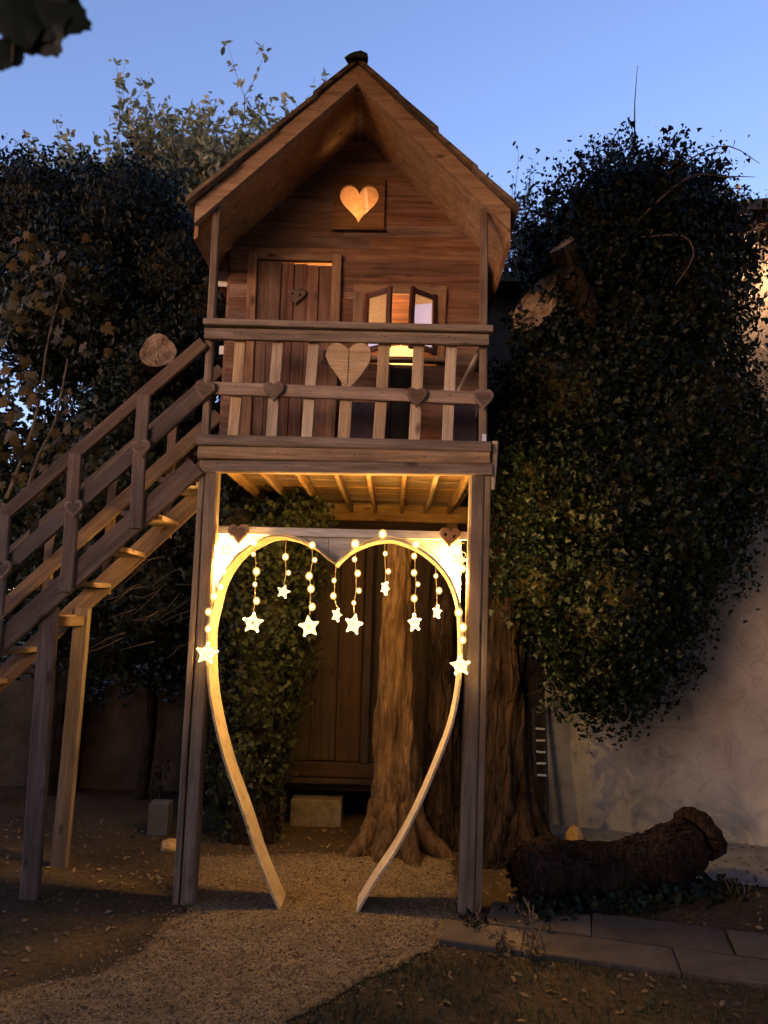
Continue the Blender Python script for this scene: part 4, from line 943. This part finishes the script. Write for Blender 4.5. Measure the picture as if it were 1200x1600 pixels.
# ================================================================== HEART ARCH
a = root('heart_arch', (-.33, .08, 0), 'heart-shaped arch of bent pale boards between the two posts', 'arch')
HL = [(-.534, -.05), (-.671, .211), (-.78, .482), (-.911, .792), (-1.001, 1.106), (-1.032, 1.349), (-1.036, 1.491), (-1.019, 1.597), (-.987, 1.746), (-.905, 1.89), (-.789, 1.978), (-.683, 2.017), (-.559, 1.997), (-.447, 1.944), (-.340, 1.859)]
HR = [(-.340, 1.859), (-.268, 1.934), (-.162, 1.99), (-.071, 2.012), (.006, 2.01), (.122, 1.967), (.223, 1.897), (.309, 1.793), (.36, 1.654), (.374, 1.516), (.376, 1.356), (.360, 1.16), (.322, .98), (.255, .795), (.148, .542), (.040, .335), (-.085, .144), (-.205, -.06)]
def smooth2(P, k=4):
    out = []; n_ = len(P)
    for i in range(n_-1):
        p0, p1, p2, p3 = [Vector(P[j]) for j in (max(i-1, 0), i, i+1, min(i+2, n_-1))]
        for q in range(k):
            t_ = q/k; v = .5*((2*p1)+(p2-p0)*t_+(2*p0-5*p1+4*p2-p3)*t_*t_+(3*p1-p0-3*p2+p3)*t_**3); out.append((v.x, v.y))
    out.append(P[-1]); return out
HLs, HRs = smooth2(HL, 3), smooth2(HR, 3)
Y0, Y1, TH = -.045, .18, .013
def ribbon(P, sgn, name):
    n_ = len(P); V, F = [], []
    for i, (x, z_) in enumerate(P):
        q0, q1 = P[max(i-1, 0)], P[min(i+1, n_-1)]; tx, tz = q1[0]-q0[0], q1[1]-q0[1]; L = math.hypot(tx, tz); nx_, nz_ = -tz/L*sgn, tx/L*sgn
        V += [(x, Y0, z_), (x, Y1, z_), (x+nx_*TH, Y1, z_+nz_*TH), (x+nx_*TH, Y0, z_+nz_*TH)]
    for i in range(n_-1):
        for k in range(4): F.append((i*4+k, i*4+(k+1) % 4, i*4+4+(k+1) % 4, i*4+4+k))
    F += [(3, 2, 1, 0), tuple((n_-1)*4+k for k in range(4))]
    return mesh(name, V, F, 'pine', a)
ribbon(HLs, 1, 'bent_board'); ribbon(HRs, 1, 'bent_board')
top = [q for q in HLs if q[1] > 1.48 and True]+[q for q in HRs[1:] if q[1] > 1.50]
top = sorted(top, key=lambda q: q[0])
tx = np.array([q[0] for q in top]); tz = np.array([q[1] for q in top])
edges = np.linspace(-1.044, .384, 12)
for e0, e1 in zip(edges, edges[1:]):
    xs = np.linspace(e0+.0015, e1-.0015, 7); zs = np.interp(xs, tx, tz)+.012
    poly = [(float(x), float(min(zz, 2.05))) for x, zz in zip(xs, zs)]+[(float(xs[-1]), 2.083), (float(xs[0]), 2.083)]
    prism('spandrel_board', poly, .10, .116, 'whiteboard', a)
beam('header', (-1.044, .088, 2.058), (.425, .088, 2.062), .05, .02, 'whiteboard', a)
small_heart(a, -.921, 2.030, .060, .125, .13, 'trim', -.05, 'heart_ornament', 'pale wooden heart on the left end of the header')
small_heart(a, .313, 2.045, .060, .125, .12, 'trim', .05, 'heart_ornament', 'pale wooden heart with two dark marks on the right end of the header', True)

# ================================================================== STAR LIGHTS
def lamp(parent, c, watts, rad=.02, col=None):
    l_ = bpy.data.lights.new('lamp_light', 'POINT'); l_.energy = watts; l_.shadow_soft_size = rad; l_.color = col or WARM
    o_ = bpy.data.objects.new('lamp_light', l_); COL.objects.link(o_); o_.location = c; put_under(o_, parent); return o_
def star_mesh(parent, c, rad, rot=0.0, turn=0.0, mat='star', name='star'):
    P = []
    for i in range(10):
        th = math.pi/2+i*math.pi/5; r_ = rad if i % 2 == 0 else rad*.50; P.append((r_*math.cos(th), r_*math.sin(th)))
    V = []; n_ = 10
    for (f_, y) in ((1.0, -.004), (1.0, .004), (.16, .006), (.16, -.006), (.72, -.010), (.72, .010)):
        V += [(x*f_, y, z_*f_) for x, z_ in P]
    F = []
    for A, B_ in ((0, 1), (1, 5), (5, 2), (2, 3), (3, 4), (4, 0)):
        F += [(A*n_+i, A*n_+(i+1) % n_, B_*n_+(i+1) % n_, B_*n_+i) for i in range(n_)]
    mw = Matrix.Translation(Vector(c)) @ Matrix.Rotation(turn, 4, 'Z') @ Matrix.Rotation(rot, 4, 'Y')
    o_ = mesh(name, V, F, mat, parent, mw)
    LV, LF = [], []
    for i in range(10):
        f_ = .80 if i % 2 == 0 else .86; x, z_ = P[i][0]*f_, P[i][1]*f_; b0 = len(LV); e_ = rad*.13*random.uniform(.8, 1.25)
        LV += [(x+e_, 0, z_), (x-e_, 0, z_), (x, -e_-.006, z_), (x, e_+.006, z_), (x, 0, z_+e_), (x, 0, z_-e_)]
        LF += [(b0+4, b0+0, b0+3), (b0+4, b0+3, b0+1), (b0+4, b0+1, b0+2), (b0+4, b0+2, b0+0), (b0+5, b0+3, b0+0), (b0+5, b0+1, b0+3), (b0+5, b0+2, b0+1), (b0+5, b0+0, b0+2)]
    mesh('led_chain', LV, LF, 'led', o_, mw)
    return o_
ico = bpy.data.meshes.new('bulb')
def bulb(parent, c, r_=.011, mat='bulb'):
    V, F = [], []; nu, nv = 10, 7
    for j in range(nv+1):
        ve = math.pi*j/nv
        for i in range(nu): V.append((r_*math.sin(ve)*math.cos(6.283*i/nu), r_*math.sin(ve)*math.sin(6.283*i/nu), r_*1.15*math.cos(ve)))
    for j in range(nv):
        for i in range(nu): F.append((j*nu+i, j*nu+(i+1) % nu, (j+1)*nu+(i+1) % nu, (j+1)*nu+i))
    o_ = mesh('bulb', V, F, mat, parent, Matrix.Translation(Vector(c)), True)
    mesh('halo_shell', [tuple(q*1.75 for q in v) for v in V], F, 'halo', o_, Matrix.Translation(Vector(c)), True)  # larger shell added to paint the glow round the bulb
    return o_
YS = .08; PW = 19.0
STR = [[(-.813, 1.955), (-.83, 1.921), (-.807, 1.821), (-.812, 1.746), (-.798, 1.651), (-.814, 1.525)],
 [(-.643, 2.018), (-.642, 1.911), (-.62, 1.818), (-.645, 1.708)],
 [(-.491, 1.975), (-.47, 1.897), (-.499, 1.803), (-.485, 1.729), (-.474, 1.626), (-.488, 1.512)],
 [(-.345, 1.862), (-.353, 1.781), (-.354, 1.692), (-.331, 1.583)],
 [(-.232, 1.950), (-.238, 1.907), (-.217, 1.826), (-.206, 1.726), (-.234, 1.655), (-.231, 1.532)],
 [(-.065, 2.010), (-.06, 1.945), (-.039, 1.842), (-.055, 1.745)],
 [(.119, 1.965), (.108, 1.935), (.11, 1.838), (.134, 1.772), (.114, 1.69), (.12, 1.551)],
 [(.237, 1.884), (.237, 1.823), (.257, 1.739), (.248, 1.617)]]
SR = [.066, .042, .066, .044, .064, .044, .058, .044]
ROT = [.08, .25, -.16, .3, .2, .4, -.12, .15]; TURN = [.15, .45, -.2, .95, -.45, 1.05, .8, .95]
LAB = ['long light strand with large star, leftmost in the heart', 'short light strand with small star, second from left in the heart',
 'long light strand with large star, third from left in the heart', 'light strand with small turned star hanging from the notch of the heart',
 'long light strand with large star just right of the notch', 'short light strand with small star at the top of the right lobe',
 'long light strand with half-turned star in front of the pale trunk', 'short light strand with small star, rightmost in the heart']
for S_, rad, ro, tu, lab in zip(STR, SR, ROT, TURN, LAB):
    q = root('star_strand', (S_[0][0], YS, S_[0][1]), lab, 'string light', 'light strands hanging inside the heart')
    pts = [(x+(random.uniform(-.004, .004) if 0 < i else 0), YS, z_) for i, (x, z_) in enumerate(S_)]
    xm = S_[0][0]
    wp = [(xm+(x-xm)*.35, YS, z_) for x, z_ in S_[:-1]]+[(S_[-1][0], YS, S_[-1][1]+rad)]
    tube('wire', wp, [.0022]*len(wp), 'wire', q, 4, sub=4)
    for (x, z_) in S_[1:-1]: bulb(q, (x, YS-.004, z_), random.uniform(.008, .013))
    st_ = star_mesh(q, (S_[-1][0], YS, S_[-1][1]), rad, ro, tu)
    lamp(q, (S_[-1][0], YS, S_[-1][1]), PW*(rad/.066)**1.5, rad*.3)
q = root('light_chain', (-.33, -.055, 2.0), 'main cable of warm bulbs and side stars draped round the heart', 'string light')
MAIN = [(-1.024, 1.40), (-1.024, 1.486), (-1.033, 1.581), (-1.009, 1.668), (-.979, 1.722), (-.966, 1.809), (-.93, 1.885), (-.804, 1.977), (-.64, 2.03), (-.473, 1.971), (-.340, 1.872), (-.23, 1.965), (-.076, 2.035), (.114, 2.001), (.26, 1.90), (.335, 1.76), (.365, 1.616), (.385, 1.535), (.386, 1.465), (.376, 1.38)]
tube('wire', [(x, -.052, z_) for x, z_ in MAIN], [.0025]*len(MAIN), 'wire', q, 4, sub=3)
for x, z_ in ((-.804, 1.977), (-.473, 1.971), (-.23, 1.985), (-.076, 2.045), (.114, 1.990), (.36, 1.616), (.385, 1.535), (.386, 1.465), (-.966, 1.809), (-.979, 1.722), (-1.013, 1.668), (-1.040, 1.581), (-1.036, 1.486)):
    bulb(q, (x, -.062, z_), random.uniform(.011, .014), 'sidebulb')
star_mesh(q, (-1.035, -.07, 1.352), .068, .1, .2, 'sidestar'); star_mesh(q, (.374, -.07, 1.325), .062, -.1, -.2, 'sidestar')
lamp(q, (-1.035, -.075, 1.352), PW*.22); lamp(q, (.374, -.075, 1.325), PW*.22)
for x_, z_ in ((-.64, 2.10), (-.076, 2.11), (.18, 2.10)): lamp(q, (x_, .17, z_), PW*.35)  # bulbless lights added behind the header to brighten the deck underside
for lab, cx, cz in (('bundle of bright bulbs and star filling the left corner above the heart', -.985, 1.94), ('bundle of bright bulbs and star filling the right corner above the heart', .365, 1.92)):
    q = root('light_bundle', (cx, .04, cz), lab, 'string light')
    for k in range(7): bulb(q, (cx+random.uniform(-.045, .035), .05+random.uniform(-.02, .02), cz+random.uniform(-.07, .07)), .013, 'bundle')
    star_mesh(q, (cx, .05, cz+.0), .055, .3, .3); lamp(q, (cx-.01, .075, cz+.0), PW*2.6, .012); lamp(q, (cx, .065, cz-.10), PW*1.4, .012)
    pts = [(cx+random.uniform(-.04, .04), .055, cz+.1-.03*k) for k in range(7)]; tube('wire', pts, [.0022]*7, 'wire', q, 4, sub=3)

# ================================================================== WOODEN SHED FRONT BEHIND THE ARCH
c = root('wooden_cabinet', (-.25, 1.75, .2), 'dark brown panelled wooden cabinet behind the pale trunk', 'cabinet')
YC = 1.75
xs = [-1.15, -.95, -.82, -.63, -.43, -.24, -.05, .14, .33, .50, .62]
for i, (x0, x1) in enumerate(zip(xs, xs[1:])):
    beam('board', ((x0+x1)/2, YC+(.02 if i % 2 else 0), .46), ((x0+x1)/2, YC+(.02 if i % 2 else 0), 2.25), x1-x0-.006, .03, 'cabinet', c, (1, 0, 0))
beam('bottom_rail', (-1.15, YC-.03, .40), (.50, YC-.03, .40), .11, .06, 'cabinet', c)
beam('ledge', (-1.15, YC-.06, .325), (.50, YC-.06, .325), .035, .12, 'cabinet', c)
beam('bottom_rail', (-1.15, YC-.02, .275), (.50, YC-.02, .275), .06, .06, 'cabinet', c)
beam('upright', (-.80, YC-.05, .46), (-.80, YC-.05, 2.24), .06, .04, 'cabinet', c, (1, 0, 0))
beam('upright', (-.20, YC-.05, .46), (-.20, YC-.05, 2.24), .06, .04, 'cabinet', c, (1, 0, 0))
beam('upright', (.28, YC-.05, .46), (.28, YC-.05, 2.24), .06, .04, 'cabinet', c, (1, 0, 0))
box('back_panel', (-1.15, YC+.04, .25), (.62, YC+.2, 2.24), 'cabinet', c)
box('back_wall_or_backdrop', (-1.6, 2.16, -.05), (.95, 2.26, 2.405), 'cabinet', c)  # dark backdrop added to close the bright sky gap under the beam
for i, (x0, x1, hh) in enumerate(((-1.12, -.80, .17), (-.74, -.36, .19), (.2, .5, .2))):
    o = box('stone_block', (x0, YC-.12, -.05), (x1, YC+.3, hh), 'stone')
    tag(o, ['squared stone block under the left end of the dark cabinet', 'squared stone block under the cabinet left of the pale trunk', 'squared stone block under the cabinet right of the pale trunk'][i], 'stone block')

# ================================================================== LOG, LADDER, PLANTS
lg = root('fallen_log', (1.3, .35, 0), 'thick fallen log lying on dark soil right of the platform', 'log')
tube('log_body', [(.76, .22, .14), (.82, .24, .155), (.95, .28, .16), (1.14, .34, .145), (1.35, .42, .135), (1.54, .48, .16), (1.72, .54, .20), (1.85, .58, .24), (1.91, .60, .255)],
     [.125, .155, .163, .150, .128, .145, .165, .150, .11], 'logbark', lg, 72, True, 0.0, 3, .05, sub=12, disp=(.14, 4.5, 6))
LC = [(.76, .22, .14), (.82, .24, .155), (.95, .28, .16), (1.14, .34, .145), (1.35, .42, .135), (1.54, .48, .16), (1.72, .54, .20), (1.85, .58, .24)]; LR = [.125, .155, .163, .150, .128, .145, .165, .150]
V, F = [], []
for k in range(420):
    u = random.random()*6.95; i = int(u); f_ = u-i; c0 = Vector(LC[i]).lerp(Vector(LC[i+1]), f_); r_ = (LR[i]*(1-f_)+LR[i+1]*f_)*random.uniform(.93, 1.05)
    d_ = (Vector(LC[i+1])-Vector(LC[i])).normalized(); a_ = Vector((0, 0, 1)); a_ = (a_-d_*a_.dot(d_)).normalized(); b_ = d_.cross(a_); th = random.uniform(0, 6.28)
    n_ = a_*math.cos(th)+b_*math.sin(th); t_ = d_.cross(n_); L = random.uniform(.02, .055); W = random.uniform(.008, .020); H = random.uniform(.006, .016); b0 = len(V); sk = random.uniform(-.01, .01)
    for (p_, q_, h_) in ((-L, -W, -.02), (L, -W+sk, -.02), (L, W, -.02), (-L, W+sk, -.02), (-L*.85, -W*.7, H), (L*.8, -W*.7+sk, H*.8), (L*.85, W*.7, H), (-L*.8, W*.6+sk, H*.7)): V.append(c0+n_*(r_+h_)+d_*p_+t_*q_)
    F += [tuple(b0+x for x in q) for q in ((4, 5, 6, 7), (0, 1, 5, 4), (1, 2, 6, 5), (2, 3, 7, 6), (3, 0, 4, 7))]
mesh('bark_plates', V, F, 'logbark', lg)['kind'] = 'stuff'
V = []; F = []; cst = Vector((1.92, .62, .30)); k = 26; ax = Vector((.8, .35, .35)).normalized(); a_ = Vector((0, 0, 1)); a_ = (a_-ax*a_.dot(ax)).normalized(); b_ = ax.cross(a_)
for (off, ra) in ((-.05, .15), (-.03, .185), (.03, .19), (.05, .14), (.02, .10)):
    for i in range(k):
        th = 6.283*i/k; r_ = ra*(1+random.uniform(-.07, .07)); V.append(cst+ax*off+a_*math.cos(th)*r_*.85+b_*math.sin(th)*r_)
for q in range(4):
    F += [(q*k+i, q*k+(i+1) % k, (q+1)*k+(i+1) % k, (q+1)*k+i) for i in range(k)]
F.append(tuple(4*k+i for i in range(k))); mesh('bark_collar', V, F, 'logbark', lg, None, False)
P = []; N = []
for k in range(700):
    u = random.random(); P.append((.75+1.2*u+random.gauss(0, .08), .12+.5*u+random.gauss(0, .10)-.12, abs(random.gauss(0, .035))+.01)); N.append((0, -.4, 1))
o = leaves('ground_cover', P, N, .05, 'ivy', None); tag(o, 'dark low ivy and weeds growing along the fallen log', 'ground cover', kind='stuff')
ld = root('white_ladder', (1.22, 1.75, 0), 'narrow pale ladder leaning at the corner of the plastered building', 'ladder')
for x in (1.12, 1.21): beam('rail', (x, 1.72, -.05), (x, 1.85, .9), .025, .03, 'iron', ld, (1, 0, 0))
for k in range(5): beam('rung', (1.13, 1.735+.015*k, .40+.085*k), (1.20, 1.735+.015*k, .40+.085*k), .014, .014, 'white_plastic', ld)

# weeds beside the slabs
def weed(name, x, y, nst, hgt, label, group):
    t_ = root(name, (x, y, 0), label, 'weed', group)
    P, N = [], []
    for k in range(nst):
        dx, dy = random.gauss(0, .05), random.gauss(0, .04); hh = hgt*random.uniform(.5, 1.1); x0, y0 = x+random.gauss(0, .03), y+random.gauss(0, .03)
        tube('stem', [(x0, y0, -.02), (x0+dx*.4, y0+dy*.4, hh*.5), (x0+dx, y0+dy, hh)], [.004, .003, .002], 'twig', t_, 4)
        for q in range(9):
            f_ = random.uniform(.05, .8); P.append((x0+dx*f_+random.gauss(0, .025), y0+dy*f_+random.gauss(0, .025), hh*f_)); N.append((random.gauss(0, 1), random.gauss(-.4, 1), random.gauss(.6, .6)))
    leaves('foliage', P, N, .035, 'litter' if 'dry' in label else 'ivy', t_, 'oval')
weed('weed', .72, -.48, 6, .26, 'tall dry weed at the edge of the paving slabs', None)
weed('weed', .55, -.46, 5, .13, 'low dry weed left of the tall one by the paving', None)
weed('weed', .47, -.20, 7, .12, 'small green weed at the foot of the right post', None)
weed('weed', -1.95, 2.3, 9, .5, 'dark spiky plant in front of the garden wall', None)
weed('weed', 2.05, .38, 10, .14, 'green tuft at the right end of the fallen log', None)

# lawn, litter
m = 16000; Pl = np.column_stack([rng.uniform(-.4, 3.0, m), rng.uniform(-2.3, -.45, m), np.zeros(m)])
edge = -.41-.236*(Pl[:, 0]-.28)
dens = .5+.5*np.sin(Pl[:, 0]*5+2*np.sin(Pl[:, 1]*6))*np.sin(Pl[:, 1]*7+Pl[:, 0]*3)
keep = (Pl[:, 1] < np.minimum(edge-.02, -.62 if False else 9)) & (~inside(Pl[:, :2], GRW)) & (rng.random(m) < dens*.9+.1)
Pl = Pl[keep]; Pl[:, 2] = .012
o = leaves('grass', Pl, np.column_stack([rng.normal(0, 1, len(Pl)), rng.normal(-1, .5, len(Pl)), rng.normal(.2, .3, len(Pl))]), .045, 'grass', None, 'blade', droop=-1.6)
tag(o, 'short sparse grass in the foreground right of the path', 'grass', kind='stuff')
m = 2600; Pl = np.column_stack([rng.uniform(-3.0, 3.0, m), rng.uniform(-2.2, 1.6, m), np.full(m, .012)])
keep = (~inside(Pl[:, :2], GRW)) | (rng.random(m) < .12); Pl = Pl[keep]; Pl[:, 2] += np.where(inside(Pl[:, :2], GRW), .012, 0)
o = leaves('leaf_litter', Pl, np.tile([0, -.15, 1.0], (len(Pl), 1)), .035, 'litter', None, 'oval', droop=0, spread=.25)
tag(o, 'dead leaves scattered over soil and lawn', 'dead leaves', kind='stuff')

# leafy twig close to the camera at the top left
v = root('hanging_twig', (-.70, -3.2, 2.75), 'dark leafy twig hanging in the top left corner', 'twig')
tube('stem', [(-.80, -3.3, 5.4), (-.79, -3.25, 4.6), (-.77, -3.2, 3.6), (-.72, -3.2, 2.95), (-.685, -3.2, 2.72), (-.680, -3.2, 2.52)], [.012, .010, .007, .005, .003, .002], 'twig', v, 6, sub=3)
OV = [(0, 0), (.22, .02), (.40, .16), (.47, .36), (.42, .58), (.27, .78), (.10, .93), (0, 1.0), (-.12, .92), (-.28, .76), (-.44, .60), (-.46, .36), (-.38, .14), (-.2, .01)]
OV = smooth2(OV+[OV[0]], 4)[:-1]; OV = [(x*(1+.05*math.sin(i*2.3)), y+.02*math.sin(i*1.7)) for i, (x, y) in enumerate(OV)]; nO = len(OV)
dk = bpy.data.meshes.new('broad_leaf'); dk.from_pydata([(0, .4, .04)]+[(x, y, -.25*x*x-.2*(y-.4)**2+.015*math.sin(9*x+5*y)) for x, y in OV], [], [(0, 1+i, 1+(i+1) % nO) for i in range(nO)]); dk.polygons.foreach_set('use_smooth', [True]*nO); dk.materials.append(M['evergreen']); vine_tones(dk, .35)
def dark_leaf(p, size, tilt, face):
    n_ = Vector(face).normalized(); d_ = Vector(tilt); y_ = (d_-n_*d_.dot(n_)).normalized(); x_ = y_.cross(n_)
    mw = Matrix((x_*size, y_*size, n_*size)).transposed().to_4x4(); mw.translation = Vector(p)
    o_ = bpy.data.objects.new('leaf', dk); COL.objects.link(o_); o_.matrix_basis = mw; put_under(o_, v)
for p_, sz, ti, fc in (((-.690, -3.20, 2.655), .125, (1, 0, -.28), (.1, -1, .1)), ((-.690, -3.19, 2.66), .12, (.72, 0, -.9), (-.1, -1, 0)), ((-.69, -3.21, 2.66), .10, (.35, 0, -1), (.2, -1, .1)),
                       ((-.70, -3.2, 2.67), .11, (.9, 0, .1), (0, -1, -.2)), ((-.685, -3.2, 2.575), .055, (-.25, 0, -1), (.3, -1, 0)), ((-.70, -3.21, 2.68), .12, (-.5, 0, -.5), (.2, -1, 0)),
                       ((-.72, -3.2, 2.9), .12, (.6, 0, -.6), (0, -1, .2)), ((-.75, -3.2, 3.2), .12, (-.6, 0, -.6), (0, -1, .2)), ((-.77, -3.2, 3.6), .12, (.6, 0, -.3), (0, -1, .2))):
    dark_leaf(Vector(p_)+Vector((0, 0, -.012)), sz*1.12, ti, fc)

# ================================================================== BEHIND THE VIEWPOINT: unseen blockers added to shade the garden
ot = root('shade_tree', (-1.8, -7.2, 0), 'unseen spreading tree added overhead to cut the sky light', 'tree')  # crown added out of view to darken the ground below
tube('trunk', [(-1.8, -7.2, -.1), (-1.75, -7.1, 1.5), (-1.5, -6.6, 3.6), (-1.0, -5.6, 5.6)], [.42, .34, .28, .2], 'bark_dark', ot, 20, True, 0, 4, .08, sub=4, disp=(.15, 4, 1.5))
for tx_, ty_ in ((-5, -4.5), (4.5, -4), (1.5, -2.2), (-2.5, -2.0)): tube('limb', [(-1.3, -6.2, 4.6), ((tx_-1)/2, (ty_-6)/2, 5.7), (tx_, ty_, 6.3)], [.16, .10, .04], 'bark_dark', ot, 10, True, .03, sub=4)
bl = [(-.5, -3.9, 6.5, 6.0, 3.8, 1.3), (-4.2, -4.8, 6.4, 3.2, 3.0, 1.2), (4.6, -4.6, 6.4, 3.4, 3.2, 1.2)]
core('core_block', bl, ot, .86); P, N, tn = crown_points(bl, 9000, back=1.0, cs=.25); kp = (P[:, 2]-1.6) > 1.15*(P[:, 1]+4.4)+.5; P, N, tn = P[kp], N[kp], tn[kp]; leaves('crown', P, N, .2, 'evergreen', ot, 'ivy', rnd=tn)
nh = root('shade_house', (4, -10, 0), 'unseen two-storey house added behind the viewpoint to block sky light', 'building')  # added out of view to block sky light from behind
box('wall', (-3.0, -14, -.1), (13, -10, 6.6), 'plaster', nh)
rfn = mesh('roof', [(-3.4, -9.5, 6.6), (13.4, -9.5, 6.6), (13.4, -12, 8.2), (-3.4, -12, 8.2), (-3.4, -14.5, 6.6), (13.4, -14.5, 6.6)], [(0, 1, 2, 3), (3, 2, 5, 4), (0, 3, 4), (1, 5, 2), (0, 4, 5, 1)], 'roofboard', nh)
for zz in (1.2, 4.2):
    for x in (-1.5, 1.5, 4.5, 7.5, 10.5):
        wn_ = box('window', (x-.5, -10.03, zz), (x+.5, -9.99, zz+1.4), 'black', nh); box('shutter', (x-1.0, -10.04, zz), (x-.52, -9.97, zz+1.4), 'cabinet', wn_); box('shutter', (x+.52, -10.04, zz), (x+1.0, -9.97, zz+1.4), 'cabinet', wn_)
hd = root('shade_hedge', (-8, -6.5, 0), 'tall clipped hedge added unseen left of the viewpoint to block low sun', 'shade_hedge')  # added out of view to keep low sun off the lower garden
bl = [(-4.2-1.1*k, -6.4+.1*(k % 2), 1.30, .8, .6, 1.4) for k in range(9)]
core('core_filler', bl, hd, .9); P, N, tn = crown_points(bl, 12000, back=.8, cs=.1); leaves('foliage', P, N, .10, 'evergreen', hd, 'oval', rnd=tn)
